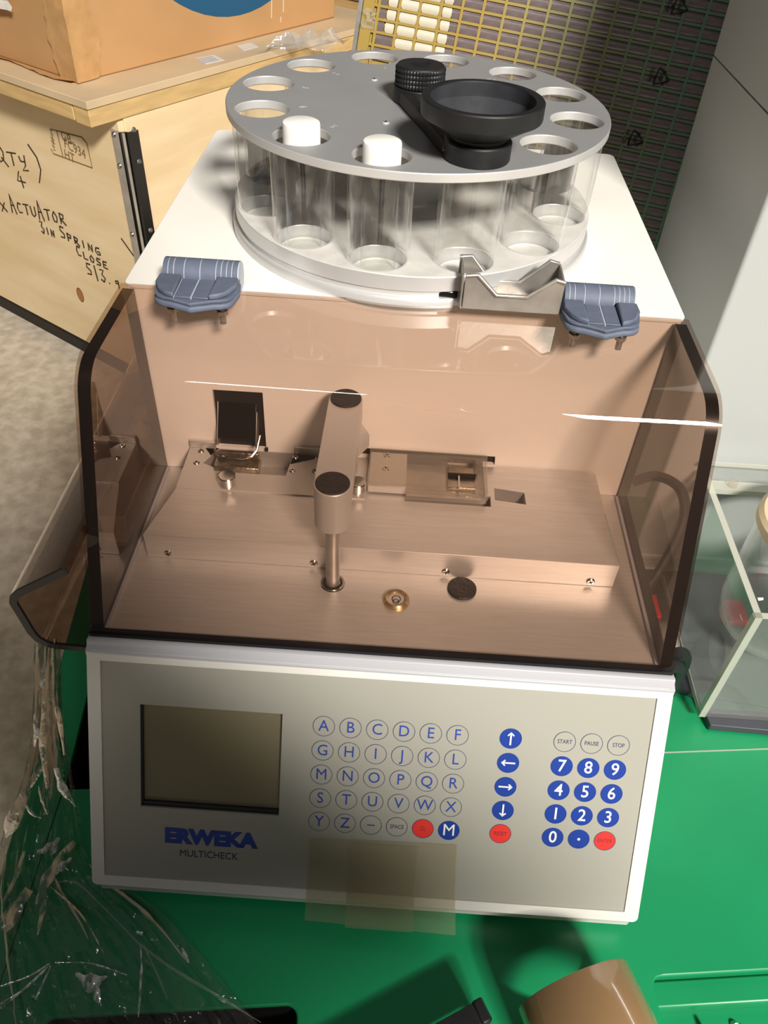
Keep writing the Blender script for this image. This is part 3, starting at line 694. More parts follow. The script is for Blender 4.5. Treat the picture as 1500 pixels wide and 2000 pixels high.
# handwriting: pen strokes on the front panel
GL = {'Q': [[(.5,1),(.1,.8),(.05,.4),(.3,.05),(.7,.2),(.85,.6),(.5,1)],[(.5,.3),(1.05,-.15)]], 'T': [[(0,1),(1,1)],[(.5,1),(.45,0)]],
 'Y': [[(0,.9),(.1,.5),(.5,.5)],[(.6,1),(.5,.2),(.1,-.2),(.7,-.15)]], '(': [[(.6,1.2),(.2,.8),(.1,.3),(.5,-.3)]], ')': [[(.1,1.3),(.7,.7),(.8,.1),(.3,-.6)]],
 '4': [[(.45,1),(.1,.35),(.9,.3)],[(.5,.7),(.55,-.1)]], 'E': [[(.8,1),(.1,.95),(.05,.05),(.8,0)],[(.05,.5),(.6,.5)]], 'L': [[(.1,1),(.1,0),(.8,0)]],
 'X': [[(0,.8),(.8,0)],[(.7,.8),(.05,0)]], 'A': [[(.0,-.1),(.35,1.1),(.85,-.15)],[(.1,.4),(.75,.4)]], 'C': [[(.8,.9),(.3,1),(.05,.5),(.25,.05),(.8,.1)]],
 'U': [[(.05,1),(.1,.2),(.4,0),(.75,.2),(.8,1)]], 'O': [[(.4,1),(.05,.6),(.2,.05),(.6,.0),(.8,.5),(.4,1)]], 'R': [[(.1,0),(.1,1),(.7,.85),(.6,.5),(.1,.5),(.9,-.1)]],
 '3': [[(.05,.95),(.7,1),(.3,.55),(.8,.3),(.5,-.1),(0,.05)]], 'I': [[(.4,1),(.4,0)]], 'N': [[(.05,0),(.1,1),(.7,.05),(.75,1)]],
 'S': [[(.85,1),(.2,1),(.1,.65),(.75,.4),(.7,.05),(0,.0)]], 'P': [[(.1,-.1),(.1,1),(.75,.85),(.65,.45),(.1,.45)]], 'G': [[(.8,1),(.2,.9),(.05,.4),(.3,0),(.8,.1),(.8,.45),(.4,.45)]],
 '/': [[(.35,1.1),(.5,-.3)]], '.': [[(.2,.0),(.25,.05)]], '9': [[(.7,.9),(.2,.8),(.2,.5),(.65,.5),(.7,.9),(.65,-.1)]]}
def hand(s, p0, p1, h, small=()):
    a = onface(*p0); b = onface(*p1); du = (b.x - a.x) / len(s); dz = (b.z - a.z) / len(s); q = MB()
    for i, c in enumerate(s):
        if c == ' ': continue
        k = .66 if i in small else 1
        for st_ in GL[c]:
            pts = [(a.x + du*(i + .8*x), -.0006, a.z + dz*(i + x) + h*k*y) for x, y in st_]
            q.tube([KM @ Vector(p) for p in pts], .0017, 5)
    return q.build('handwriting', 'marker', fp)
hand('(QTY)', (-24, 312), (90, 338), .046, (2, 3)); hand('4', (36, 362), (60, 368), .036)
hand('ELX', (-30, 404), (22, 416), .030); hand('ACTUATOR', (24, 412), (134, 440), .040, (1, 2, 3, 5, 6, 7))
hand('3IN', (82, 452), (112, 466), .028, (1, 2)); hand('SPRING', (120, 462), (202, 502), .028, (1, 2, 3, 4, 5))
hand('CLOSE', (152, 498), (216, 528), .026, (1, 2, 3, 4)); hand('S/3.9', (172, 534), (240, 565), .029, (4,))
q = MB(); a = onface(237, 465); b = onface(262, 500); q.tube([KM @ Vector((a.x, -.0005, a.z)), KM @ Vector((b.x, -.0005, b.z))], .0014, 5); q.build('pen_stroke', 'marker', fp)
# burned wood stamp
q = MB(); s0 = onface(98, 252); s1 = onface(181, 330)
def sline(pts): q.tube([KM @ Vector((x, -.0004, z)) for x, z in pts], .0012, 5)
P4 = [onface(*p) for p in ((98, 252), (160, 268), (181, 328), (105, 300))]
sline([(p.x, p.z) for p in (P4[0], P4[1], onface(170, 280), P4[2], P4[3], onface(100, 290))])
m0, m1 = onface(111, 255), onface(124, 308); sline([(m0.x, m0.z), (m1.x, m1.z)])
for s_, p in (('GB-', (132, 271)), ('FC934', (146, 291)), ('HT', (136, 306))):
    c = onface(*p); text(s_, .030, KM @ frame((c.x, -.0003, c.z), (1, 0, -.12), (0, 0, 1)), q, 0, .0002, 0, .9)
for p, ln in (((103, 268), .03), ((104, 281), .028)):
    c = onface(*p); text('HHH', .014, KM @ frame((c.x, -.0003, c.z), (0, 0, 1), (-1, 0, 0)), q, 0, .0002)
lab(q.build('wood_stamp', 'stamp', fp), 'faint brown stamped frame reading GB FC934 HT')
q = MB(); c = onface(157, 576); q.lathe([(0, .0006), (.012, .0006)], 20, KM @ frame((c.x, 0, c.z), (.6, 0, .1), (0, 0, 1)) @ Matrix.Scale(1.5, 4, (0, 1, 0)), 0); q.lathe([(.0118, .0008), (.0135, .0006)], 20, KM @ frame((c.x, 0, c.z), (1, 0, 0), (0, 0, 1)) @ Matrix.Scale(1.5, 4, (0, 1, 0)), 1); q.build('knot', ['knot', 'knot_ring'], fp)
# lid
zl = zt + .048
l0 = KI @ T(168, 199, 2, zl)
lid_x1, lid_y0 = l0.x, l0.y
lidt = thing('crate_lid', 'plywood crate lid with timber battens lying on the crate under the cardboard box', 'lid', tuple(KM @ Vector((lid_x1, lid_y0, zt))))
q = MB(); q.box((-1.2, lid_y0, zl - .015), (lid_x1, .93, zl), 0, KM); q.build('lid_board', 'ply_top', lidt, .001)
q = MB(); q.box((-1.2, lid_y0 + .004, zl - .047), (lid_x1 - .055, lid_y0 + .034, zl - .0152), 0, KM); q.build('batten', 'batten', lidt, .0015)
q = MB(); q.box((lid_x1 - .05, lid_y0 + .003, zl - .049), (lid_x1 - .003, .93, zl - .0152), 0, KM); q.build('batten', 'batten', lidt, .0015)
q = MB(); lp = [KI @ T(*p, 2, zl) for p in ((382, 114), (418, 108), (438, 118), (402, 126))]; q.prism([(p.x, p.y) for p in lp], zl + .0002, zl + .0009, KM); lb = q.build('paper_label', 'paper', lidt)
q = MB()
for k in range(4):
    a = lp[0].lerp(lp[3], .2 + .2*k); b = lp[1].lerp(lp[2], .2 + .2*k); q.box((0, -.0012, 0), ((b-a).length*.8, .0012, .0003), 0, KM @ frame((a.x, a.y, zl + .0009), (b - a), (-(b-a).y, (b-a).x, 0)))
q.build('label_print', 'paper_ink', lb)
q = MB(); lp = [KI @ T(*p, 2, zl) for p in ((462, 90), (490, 84), (505, 92), (476, 100))]; q.prism([(p.x, p.y) for p in lp], zl + .0002, zl + .0009, KM); q.build('paper_label', 'paper', lidt)
# torn clear wrapping scrap on the lid
q = MB(); sc = T(598, 98, 2, zl); rs = random.Random(3)
sp = {}
for i in range(7):
    for j in range(5): sp[i, j] = (rs.uniform(-.012, .012), rs.uniform(-.01, .01), rs.uniform(0, .045) if 0 < i < 6 and 0 < j < 4 else rs.uniform(.001, .014))
q.sheet(lambda u, v: (sc.x + (u-.5)*.15 + (v-.5)*.05 + sp[round(u*6), round(v*4)][0], sc.y + (v-.5)*.07 + (u-.5)*.06 + sp[round(u*6), round(v*4)][1], zl + sp[round(u*6), round(v*4)][2] + .002), 6, 4)
tag(q.build('plastic_scrap', 'film_clear'), 'crumpled scrap of clear plastic on the crate lid edge', 'scrap')
# cardboard box
b0 = KI @ T(154, 162, 2, zl); b1 = KI @ T(668, 38, 2, zl)
BH = .98
cbx = thing('cardboard_box', 'worn brown cardboard box with a blue printed disc on the crate lid', 'box', tuple(KM @ Vector((b0.x, b0.y, zl))))
bx1_ = b0.x; by0 = b0.y; by1_ = b1.y
q = MB(); q.box((-1.0, by0, zl + .0005), (bx1_, by1_, zl + BH), 0, KM); cbb = q.build('carton', 'cardboard', cbx, .004, 3)
fM = KM @ frame((bx1_, 0, 0), (0, 1, 0), (0, 0, 1))       # right face: local (depth, up)
def onside(px, py):
    o = KM @ Vector((bx1_, 0, 0)); return fM.inverted() @ TP(px, py, o, cu_)
e0 = onside(337, 0); e1 = onside(430, 33); e2 = onside(530, 0)
# circle through three measured edge points
def circ3(a, b, c):
    d_ = 2*(a.x*(b.y-c.y)+b.x*(c.y-a.y)+c.x*(a.y-b.y)); f = lambda p: p.x*p.x+p.y*p.y
    return Vector(((f(a)*(b.y-c.y)+f(b)*(c.y-a.y)+f(c)*(a.y-b.y))/d_, (f(a)*(c.x-b.x)+f(b)*(a.x-c.x)+f(c)*(b.x-a.x))/d_))
cc = circ3(e0, e1, e2); rr0 = (Vector((e0.x, e0.y)) - cc).length
q = MB(); q.lathe([(0, .0006), (rr0, .0006), (rr0, 0)], 64, fM @ Matrix.Translation((cc.x, cc.y, 0))); lab(q.build('printed_disc', 'print_blue', cbb), 'dark blue printed disc')
# torn tape and crushed corner
rs = random.Random(5); q = MB()
def tapep(u, v):
    z = zl + .002 + v * BH; k = rs.uniform(-.5, .5)
    s_ = (u - .5) * 2; w_ = .048 + .016 * sin(21 * v) + rs.uniform(-.004, .004); ou = .004 + .005 * abs(rs.uniform(-1, 1)) * (1 - abs(s_) * .6)
    x = min(0, s_) * w_; y = max(0, s_) * w_
    return KM @ Vector((bx1_ + x + (ou if s_ >= -.2 else .0), by0 + y - (ou if s_ <= .2 else .0), z))
q.sheet(tapep, 8, 90); q.build('corner_tape', 'kraft_tape', cbx)
q = MB()
q.sheet(lambda u, v: KM @ Vector((bx1_ - .95*u, by0 - .002 - .016*v - .006*sin(23*u)*v, zl + .0015 + .006*rs.random()*v + .001)), 40, 3); q.build('bottom_flap', 'kraft_tape', cbx)
q = MB()
for k, (p, l_) in enumerate((((553, 10), .03), ((530, 12), .05), ((548, 38), .012))):
    c = onside(*p); q.box((-.0012, -l_/2, 0), (.0012, l_/2, .0005), 0, fM @ Matrix.Translation((c.x, c.y, .0005)) @ Matrix.Rotation(-.1, 4, 'Z'))
q.build('scuff', 'paper', cbb)
q = MB(); ps = KI @ TP(8, 4, KM @ Vector((0, by0, 0)), cn)
q.sheet(lambda u, v: KM @ Vector((ps.x + .05*(u-.5)*1.8, by0 - .012 - .01*rs.random(), ps.z + .03*(v-.3) + .004*rs.random())), 6, 4)
tag(q.build('paper_scrap', 'paper'), 'crumpled white paper scrap stuck on the cardboard box at top left', 'scrap')

# second timber crate further back
q = MB(); d2 = thing('timber_crate', 'brown timber crate farther back between the cardboard box and the grid', 'crate', tuple(KM @ Vector((.1, 2.2, FZ))))
for k in range(5):
    q = MB(); q.box((-1.4, 1.42, FZ + .22*k), (.9, 1.45, FZ + .22*k + .21), 0, KM); q.build('board', 'batten', d2, .002)

# ------------------------------------------------------------------ wrapped grid panel behind the tester
gc = Vector((-.13119564, -.29665372, -.94593038)); gd = Vector((.97843809, -.1923965, -.07511657)); GO = Vector((.2974138, .6, .07697059))
GM = frame(GO, gd, -gc)                                                     # local (along rows, up the panel)
grid = thing('grid_panel', 'olive lattice grid panel wrapped in clear film, leaning behind the tester', 'grid', tuple(GM @ Vector((-.2, -.28, 0))))
pu, pv = .0240, .01321; ou, ov = -.0187, .1260
def u_(k): return ou - pu * k
def v_(k): return ov + pv * k
umin, umax, vmin, vmax = u_(15) - .006, .012, -.262, v_(9) + .02
for k in range(-1, 16):
    q = MB(); q.box((u_(k) - .0016, vmin, -.004), (u_(k) + .0016, vmax, .0006), 0, GM); q.build('vertical_bar', 'grid_bar', grid)
for k in range(-29, 10):
    q = MB(); q.box((umin, v_(k) - .0014, -.004), (umax, v_(k) + .0014, .0004), 0, GM); q.build('horizontal_bar', 'grid_bar', grid)
q = MB(); q.box((umin - .012, vmin, -.006), (umin + .001, vmax, .002), 0, GM); lab(q.build('edge_rail', 'grid_bar', grid), 'pale green left border of the grid')
q = MB(); q.box((umin - .019, vmin, -.016), (umin - .0115, vmax, -.002), 0, GM); lab(q.build('side_channel', 'steel', grid), 'grey metal channel at the left border')
q = MB(); q.box((umin, vmin, -.012), (umax, vmax, -.003), 0, GM); q.build('backing', 'grid_bar', grid)
def pane(w, m):
    q = MB(); h = pv/2 - .0013; st_ = [(-1, w - .0016), (-.8, w - .0004), (-.45, w), (0, w), (.45, w), (.8, w - .0004), (1, w - .0016)]
    f = lambda t: .0020 * (1 - t*t) - .0016
    vs = []
    for t, ww in st_: vs += [(-ww, t*h, f(t)), (ww, t*h, f(t))]
    q.add(vs, [(2*i, 2*i+1, 2*i+3, 2*i+2) for i in range(len(st_) - 1)])
    return q.mesh('film_pane', m)
pm = pane(pu/2 - .0016, 'film_mauve'); pw = pane(pu/2 - .0016, 'film_backlit'); pwh = pane(pu/4 - .0005, 'film_backlit'); pmh = pane(pu/4 - .0015, 'film_mauve')
GR = GM.to_3x3().to_euler(); npane = 0
for r_ in range(-12, 9):
    for c_ in range(-1, 15):
        cu0 = u_(c_) - pu/2; cv0 = v_(r_) + pv/2
        if r_ < -1 and c_ > 7: continue
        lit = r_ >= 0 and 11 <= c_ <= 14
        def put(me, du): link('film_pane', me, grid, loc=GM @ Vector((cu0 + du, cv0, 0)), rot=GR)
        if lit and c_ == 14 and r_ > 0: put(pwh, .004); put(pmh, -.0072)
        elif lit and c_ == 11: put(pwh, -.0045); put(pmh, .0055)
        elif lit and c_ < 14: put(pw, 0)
        else: put(pm, 0)
        npane += 1
for uu in (-.36, -.08):
    q = MB(); q.box((uu, -.272, -.05), (uu + .04, vmin + .02, -.0125), 0, GM); q.build('support_foot', 'steel', grid)
# recycling marks printed on the film
def mark(px, py, s, txt):
    c = GM.inverted() @ TP(px, py, GO, GM.to_3x3().col[2]); q = MB()
    M = GM @ Matrix.Translation((c.x, c.y, .0016)) @ Matrix.Rotation(-pi/2 - .1, 4, 'Z')
    for k in range(3):
        R_ = Matrix.Rotation(2*pi*k/3, 4, 'Z')
        pts = [(-.62*s, -.36*s), (-.08*s, .58*s), (.08*s, .62*s), (.34*s, .30*s)]
        for a, b in zip(pts[:-1], pts[1:]):
            d_ = Vector((b[0]-a[0], b[1]-a[1])); q.box((0, -.0007, 0), (d_.length, .0007, .0003), 0, M @ R_ @ frame((a[0], a[1], 0), (d_.x, d_.y, 0), (-d_.y, d_.x, 0)))
        q.prism([(.44*s, .12*s), (.46*s, .42*s), (.2*s, .30*s)], 0, .0003, M @ R_)
    text('04', s*.44, M, q, 0, .0002); text(txt, s*.40, M @ Matrix.Translation((0, -.78*s, 0)), q, 0, .0002)
    q.build('recycling_mark', 'void', grid)
mark(1290, 152, .0145, 'LD-PE'); mark(1240, 272, .0145, 'PE-LD'); mark(1326, 14, .0145, 'LD-PE')
q = MB(); c = GM.inverted() @ TP(724, 38, GO, GM.to_3x3().col[2]); rs = random.Random(9)
q.sheet(lambda u, v: GM @ Vector((c.x + .014*(u-.5) + .003*rs.uniform(-1, 1), c.y + .02*(v-.5), .003 + .006*rs.random())), 4, 6); q.build('film_bunch', 'film_clear', grid)

# ------------------------------------------------------------------ grey instrument housing on the right
X0 = .279; YF = .292
cab = thing('instrument_housing', 'tall pale grey instrument housing behind the clear tank at right', 'housing', (.45, .4, TZ))
q = MB(); q.prism(rrect(X0, YF, .66, .521, .004), TZ + .001, .2768); q.build('lower_shell', 'cabinet', cab, .002)
q = MB(); q.prism(rrect(X0, YF, .66, .521, .004), .2782, .52); q.build('upper_shell', 'cabinet', cab, .002)
q = MB(); q.box((X0 + .002, YF + .002, .2766), (.658, .519, .2784)); q.build('shell_seam', 'ring_grey', cab)
q = MB(); q.box((X0 + .004, YF - .005, TZ + .022), (.655, YF + .001, TZ + .030)); q.build('front_moulding', 'cabinet', cab, .002)
q = MB(); q.box((X0 + .004, YF - .008, TZ + .001), (.655, YF + .001, TZ + .012)); q.build('front_moulding', 'cabinet', cab, .002)

# ------------------------------------------------------------------ clear tank, its dark mat, glass vessel and leads
mt = MB(); mt.prism([(.321, .083), (.62, .075), (.62, .284), (.235, .284), (.235, .150), (.316, .118)], TZ + .001, TZ + .010)
tag(mt.build('rubber_mat', 'mat_dark', None, .001), 'dark slate slab lying under the clear tank on the green lid', 'mat')
tk = thing('acrylic_tank', 'open clear acrylic tank with thick pale edges standing on the dark slab', 'tank', (.45, .18, TZ + .01))
tx0, tx1, ty0, ty1, tz0, tz1 = .303, .60, .092, .283, TZ + .0105, -.040
tx0 = .312
q = MB(); q.box((tx0, ty0, tz0 + .006), (tx0 + .006, ty1, tz1)); q.build('side_wall', 'tank_clear', tk)
q = MB(); q.box((tx0 + .006, ty0, tz0 + .006), (tx1, ty0 + .006, tz1)); q.build('front_wall', 'tank_clear', tk)
q = MB(); q.box((tx0 + .006, ty1 - .006, tz0 + .006), (tx1, ty1, tz1 + .012)); q.build('rear_wall', 'tank_clear', tk)
q = MB(); q.box((tx0, ty0, tz0), (tx1, ty1, tz0 + .0058)); q.build('tank_floor', 'tank_clear', tk)
e = .0008
for nm, a, b in (('top_edge', (tx0, ty0, tz1 + .0001), (tx0 + .006, ty1, tz1 + e)), ('top_edge', (tx0, ty0, tz1 + .0001), (tx1, ty0 + .006, tz1 + e)), ('corner_edge', (tx0 - e, ty0 - e, tz0), (tx0 + .0055, ty0, tz1 + e)), ('corner_edge', (tx0 - e, ty0, tz0), (tx0, ty0 + .006, tz1)), ('bottom_edge', (tx0 - e, ty0, tz0), (tx0, ty1, tz0 + .006)), ('rear_edge', (tx0, ty1 - .006, tz1 + .012), (tx1, ty1, tz1 + .0128)), ('rear_ledge', (tx0 + .006, ty1 - .02, tz1 - .012), (tx1, ty1 - .0065, tz1 - .006))):
    q = MB(); q.box(a, b); q.build(nm, 'tank_edge', tk)
q = MB(); q.lathe([(0, .006), (.004, .006), (.005, .004), (.005, 0), (0, 0)], 16, Matrix.Translation((tx0 + .03, ty1 - .013, tz1 - .0058))); q.build('peg', 'jaw_clear', tk)
gx, gy = .398, .19
gl = thing('glass_vessel', 'round-bottomed glass vessel with a cream rim inside the clear tank', 'vessel', (gx, gy, tz0 + .008))
pr = [(0, 0), (.02, .002), (.040, .012), (.052, .028), (.056, .05), (.056, .15)]
q = MB(); q.lathe(pr + [(r_ - .0022, z_ + .001) for r_, z_ in reversed(pr)][:-1] + [(0, .0022)], 48, Matrix.Translation((gx, gy, tz0 + .0065))); q.build('glass_body', 'glass', gl)
q = MB(); q.lathe([(.0565, 0), (.0595, .004), (.0595, .012), (.056, .016), (.050, .016), (.050, 0)], 48, Matrix.Translation((gx, gy, tz0 + .1570)), 0, True); q.build('rim_ring', 'cream', gl)
# red fittings and grey hose ring beside the tester, with a coiled black lead
q = MB(); q.cyl((.268, .185, TZ + .0005), (.268, .185, TZ + .05), .012, .010); q.box((.258, .17, TZ + .04), (.278, .20, TZ + .062)); tag(q.build('red_plug', 'red', None, .002), 'red plug standing between the tester and the clear tank', 'plug')
q = MB(); q.lathe([(.02, .0), (.026, .004), (.026, .03), (.02, .034), (.017, .03), (.017, .004)], 28, frame((.256, .150, TZ + .040), (0, 1, .3), (0, -.3, 1)), 0, True)
q.lathe([(0, .012), (.017, .012)], 20, frame((.256, .150, TZ + .040), (0, 1, .3), (0, -.3, 1)))
tag(q.build('hose_coupling', 'ring_grey'), 'pale grey hose coupling ring by the right edge of the tester', 'coupling')
def loop(c, r_, ax, n=40, turns=1.0, ph=0, sq=1): return [Vector(c) + Vector((r_*cos(ph + 2*pi*turns*i/n)*ax[0], r_*cos(ph + 2*pi*turns*i/n)*ax[1], r_*sq*sin(ph + 2*pi*turns*i/n))) for i in range(n + 1)]
q = MB(); pts = loop((.236, .06, TZ + .064), .048, (.75, .66), 60, 2.0, 1.2, 1.1)
for i, p in enumerate(pts): p.x += .0006*(i - 30)*.5; p.y += .0011*(i - 30)*.4
pts = [Vector((.216, .12, -.11)), Vector((.225, .10, -.09))] + pts
q.tube(pts, .0062, 10); tag(q.build('power_lead', 'cable'), 'thick black lead coiled against the right side of the tester', 'cable')
q = MB()
ctl = [(.216, .20, .010), (.232, .195, .022), (.248, .178, .024), (.252, .158, .010), (.244, .140, -.012), (.230, .122, -.035), (.2145, .112, -.048)]
def cr(P, n=8):
    P = [Vector(p) for p in P]; P = [P[0]*2 - P[1]] + P + [P[-1]*2 - P[-2]]; out = []
    for i in range(1, len(P) - 2):
        for k in range(n):
            t = k / n; a, b, c, d_ = P[i-1:i+3]
            out.append(.5*((2*b) + (c-a)*t + (2*a-5*b+4*c-d_)*t*t + (3*b-a-3*c+d_)*t**3))
    return out + [P[-2]]
q.tube(cr(ctl), .0045, 10); tag(q.build('signal_cable', 'cable'), 'short grey cable bowing out beside the tinted lid at right', 'cable')

# ------------------------------------------------------------------ brown packing tape roll and the tool beside it, foreground
ta = T(1222, 1880, 2, -.145); tb = T(1277, 1990, 2, -.145); ax = (tb - ta); ax.z = 0; ax.normalize()
side_ = Vector((-ax.y, ax.x, 0)); 
if side_.x > 0: side_ = -side_
tr = .0425
c0 = ta + side_ * (tr * .93); c0.z = TZ + tr + .0006
roll = thing('packing_tape', 'roll of brown packing tape lying on the green lid in the foreground', 'tape roll', tuple(c0 + ax*.024 - Vector((0, 0, tr))))
TMx = frame(c0, side_, (0, 0, 1))
if (TMx.to_3x3().col[2]).dot(ax) < 0: TMx = frame(c0, -side_, (0, 0, 1))
q = MB(); q.lathe([(.0385, 0), (tr - .0003, 0), (tr, .0006), (tr, .0494), (tr - .0003, .05), (.0385, .05)], 96, TMx); q.build('tape_winding', 'tape_brown', roll)
q = MB(); q.lathe([(.0385, 0), (.0385, .05), (.0365, .05), (.0365, 0)], 64, TMx, 0, True); q.build('card_core', 'card_core', roll)
k0 = T(940, 1986, 2, TZ + .02); k1 = T(880, 2020, 2, TZ + .02); kd = (k1 - k0).normalized()
KMx = frame(k0, kd, (kd.y, -kd.x, 0)) if (kd.y) < 0 else frame(k0, kd, (-kd.y, kd.x, 0))
clp = thing('bar_clamp', 'black-ended metal clamp tool at the bottom edge left of the packing tape', 'tool', (k0.x, k0.y, TZ))
q = MB(); q.box((-.002, -.008, -.0195), (.006, .008, .003), 0, KMx); q.build('end_cap', 'black', clp, .0015)
q = MB(); q.box((.006, -.007, -.0195), (.16, .007, .0005), 0, KMx); q.build('bar', 'black', clp, .001)
q = MB(); q.box((.007, -.005, .0006), (.16, .0045, .0014), 0, KMx); q.build('metal_strip', 'gold', clp)

# ------------------------------------------------------------------ strip of clear tape stuck over the lower panel edge
ct = MB(); rs = random.Random(2)
q = MB(); rows = [(.1415, .0008), (.16, .0009), (.175, .0009), (.189, .0009), (.1955, .0012), (.2035, .002), (.211, .0045)]
def tpe(u, v):
    i = min(int(v * 6 + .001), 6); vv, h = rows[i]
    x = -.0448 + u * (.1125 + .004 * v) + .0003*sin(40*u); vv2 = vv - .0025*u*(1 - v) + (.004*u*v)
    return PM @ Vector((x, -vv2, h + .0006*rs.random()))
q.sheet(tpe, 14, 6)
def tp2(u, v):
    i = min(int(v * 6 + .001), 6); vv, h = rows[i]
    return PM @ Vector((-.0135 + u * .052, -(vv + .001 + .0025*v), h + .0009))
q.sheet(tp2, 6, 6)
tag(q.build('clear_tape', 'tape_clear'), 'wide yellowed clear tape stuck over the bottom edge of the keypad panel', 'tape')

# ------------------------------------------------------------------ crumpled stretch film at lower left
rs = random.Random(11)
def lerp3(a, b, t): return Vector(a) * (1 - t) + Vector(b) * t
zf = TZ + .004
L = [Vector(p) for p in (T(70, 1250, 0, -.262), T(66, 1400, 2, -.10), T(48, 1500, 2, -.16), T(-20, 1700, 2, zf), T(-40, 1850, 2, zf), T(-40, 2020, 2, zf))]
Rr = [Vector(p) for p in (T(118, 1262, 0, -.225), T(122, 1400, 2, -.09), T(150, 1560, 2, -.15), T(190, 1690, 2, zf), T(330, 1800, 2, zf), T(520, 2020, 2, zf))]
Lc, Rc = cr(L, 10), cr(Rr, 10)
NU, NV = 56, len(Lc) - 1
amp = [rs.uniform(-1, 1) for _ in range(NU + 1)]
for _ in range(1): amp = [(amp[max(i-1, 0)] + amp[i]*2) / 3 for i in range(NU + 1)]
jit = [[rs.uniform(-1, 1) for _ in range(NV + 1)] for _ in range(NU + 1)]
def film(u, v):
    i = round(u * NU); j = round(v * NV)
    p = Lc[j].lerp(Rc[j], u)
    hang = max(0, 1 - v / .62)
    n_ = Vector((.2, -.9, .4)) * hang + Vector((0, 0, 1)) * (1 - hang)
    f = amp[i] * (.010 * hang + .0035) + jit[i][j] * .0022 + .004 * sin(17*u + 9*v) * (1 - hang)
    if hang < .05: f = abs(f) + .0005
    p = p + n_ * f
    if v > .55 and p.z < zf - .003: p.z = zf - .003
    return p
q = MB(); q.sheet(film, NU, NV)
sf = tag(q.build('stretch_film', 'stretch'), 'crumpled clear stretch film hanging from the catch tray and spread on the green lid', 'plastic film')
for k in range(14):
    u0 = rs.uniform(.05, .95); v0 = rs.choice((0, 0, .1, .3, .45, .6)); v1 = min(1, v0 + rs.uniform(.2, .5)); du = rs.uniform(-.2, .2)
    q = MB(); pts = []
    for t in range(14):
        v = v0 + (v1 - v0) * t / 13; u = max(0, min(1, u0 + du * t / 13)); pts.append(film(u, v) + Vector((0, -.001, .003)))
    q.tube(pts, [.0003 + rs.uniform(.0008, .0030) * sin(pi * t / 13) * (1 if v0 < .4 else .6) for t in range(14)], 6, flat=.3)
    q.build('fold', 'stretch_fold', sf)

def filmz(py): return max(zf + .004, -.03 - (py - 1255) * .00040) if py < 1640 else zf + .004
def ribbon(pts, ws, m, seed):
    rr_ = random.Random(seed); P = cr([T(x, y, 2, filmz(y)) + Vector((0, 0, .004)) for x, y in pts], 8); n = len(P) - 1; q = MB()
    t_ = lambda v: [P[round(v*n)], P[min(round(v*n) + 1, n)] - P[max(round(v*n) - 1, 0)]]
    ph_ = rr_.uniform(0, 6); edge = [1 + .18*sin(ph_ + 9*i/n) + .1*sin(2*ph_ + 21*i/n) for i in range(n + 1)]
    def f(u, v):
        p, d = t_(v); d = d.normalized(); sdv = d.cross(Vector((0, -.7, .7))).normalized(); k = v * (len(ws) - 1); i = min(int(k), len(ws) - 2)
        w = (ws[i] + (ws[i+1] - ws[i]) * (k - i)) * edge[round(v*n)]
        return p + sdv * (u - .5) * w + Vector((0, -.5, .8)) * w * .22 * sin(u * pi)
    q.sheet(f, 4, n); q.build('fold', m, sf)
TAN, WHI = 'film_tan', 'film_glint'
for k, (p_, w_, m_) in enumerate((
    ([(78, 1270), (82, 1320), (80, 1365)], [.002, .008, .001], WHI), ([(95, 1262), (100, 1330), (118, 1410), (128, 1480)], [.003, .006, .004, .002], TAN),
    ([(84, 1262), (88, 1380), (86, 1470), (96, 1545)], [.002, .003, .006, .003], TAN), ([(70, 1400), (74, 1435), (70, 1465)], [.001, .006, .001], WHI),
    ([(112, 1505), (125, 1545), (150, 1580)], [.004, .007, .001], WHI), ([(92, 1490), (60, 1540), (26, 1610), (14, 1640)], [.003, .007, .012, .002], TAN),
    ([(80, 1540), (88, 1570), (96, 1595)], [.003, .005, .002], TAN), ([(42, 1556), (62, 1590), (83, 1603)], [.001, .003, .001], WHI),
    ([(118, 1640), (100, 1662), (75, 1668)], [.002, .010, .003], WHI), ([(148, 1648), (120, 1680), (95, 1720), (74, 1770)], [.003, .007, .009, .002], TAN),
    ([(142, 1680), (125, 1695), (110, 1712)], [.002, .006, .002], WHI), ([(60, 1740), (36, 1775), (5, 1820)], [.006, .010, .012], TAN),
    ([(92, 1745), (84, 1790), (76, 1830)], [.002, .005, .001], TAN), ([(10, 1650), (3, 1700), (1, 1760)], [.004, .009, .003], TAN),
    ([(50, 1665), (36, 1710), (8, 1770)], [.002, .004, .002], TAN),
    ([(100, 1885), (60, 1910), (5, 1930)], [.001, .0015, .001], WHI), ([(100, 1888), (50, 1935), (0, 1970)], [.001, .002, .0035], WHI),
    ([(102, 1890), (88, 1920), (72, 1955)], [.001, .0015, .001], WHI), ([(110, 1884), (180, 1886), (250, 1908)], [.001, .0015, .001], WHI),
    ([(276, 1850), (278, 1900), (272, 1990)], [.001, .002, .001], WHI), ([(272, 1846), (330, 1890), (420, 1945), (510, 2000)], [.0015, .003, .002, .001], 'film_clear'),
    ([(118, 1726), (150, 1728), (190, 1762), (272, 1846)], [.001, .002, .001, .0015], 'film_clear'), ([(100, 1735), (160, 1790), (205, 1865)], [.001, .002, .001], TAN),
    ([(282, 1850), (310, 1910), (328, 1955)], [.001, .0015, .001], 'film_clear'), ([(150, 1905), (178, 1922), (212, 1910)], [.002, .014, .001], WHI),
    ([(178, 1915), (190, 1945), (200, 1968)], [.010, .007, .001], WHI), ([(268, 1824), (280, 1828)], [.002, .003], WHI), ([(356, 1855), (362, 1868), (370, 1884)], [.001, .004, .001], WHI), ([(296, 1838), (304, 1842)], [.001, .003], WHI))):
    ribbon(p_, w_, m_, 40 + k)

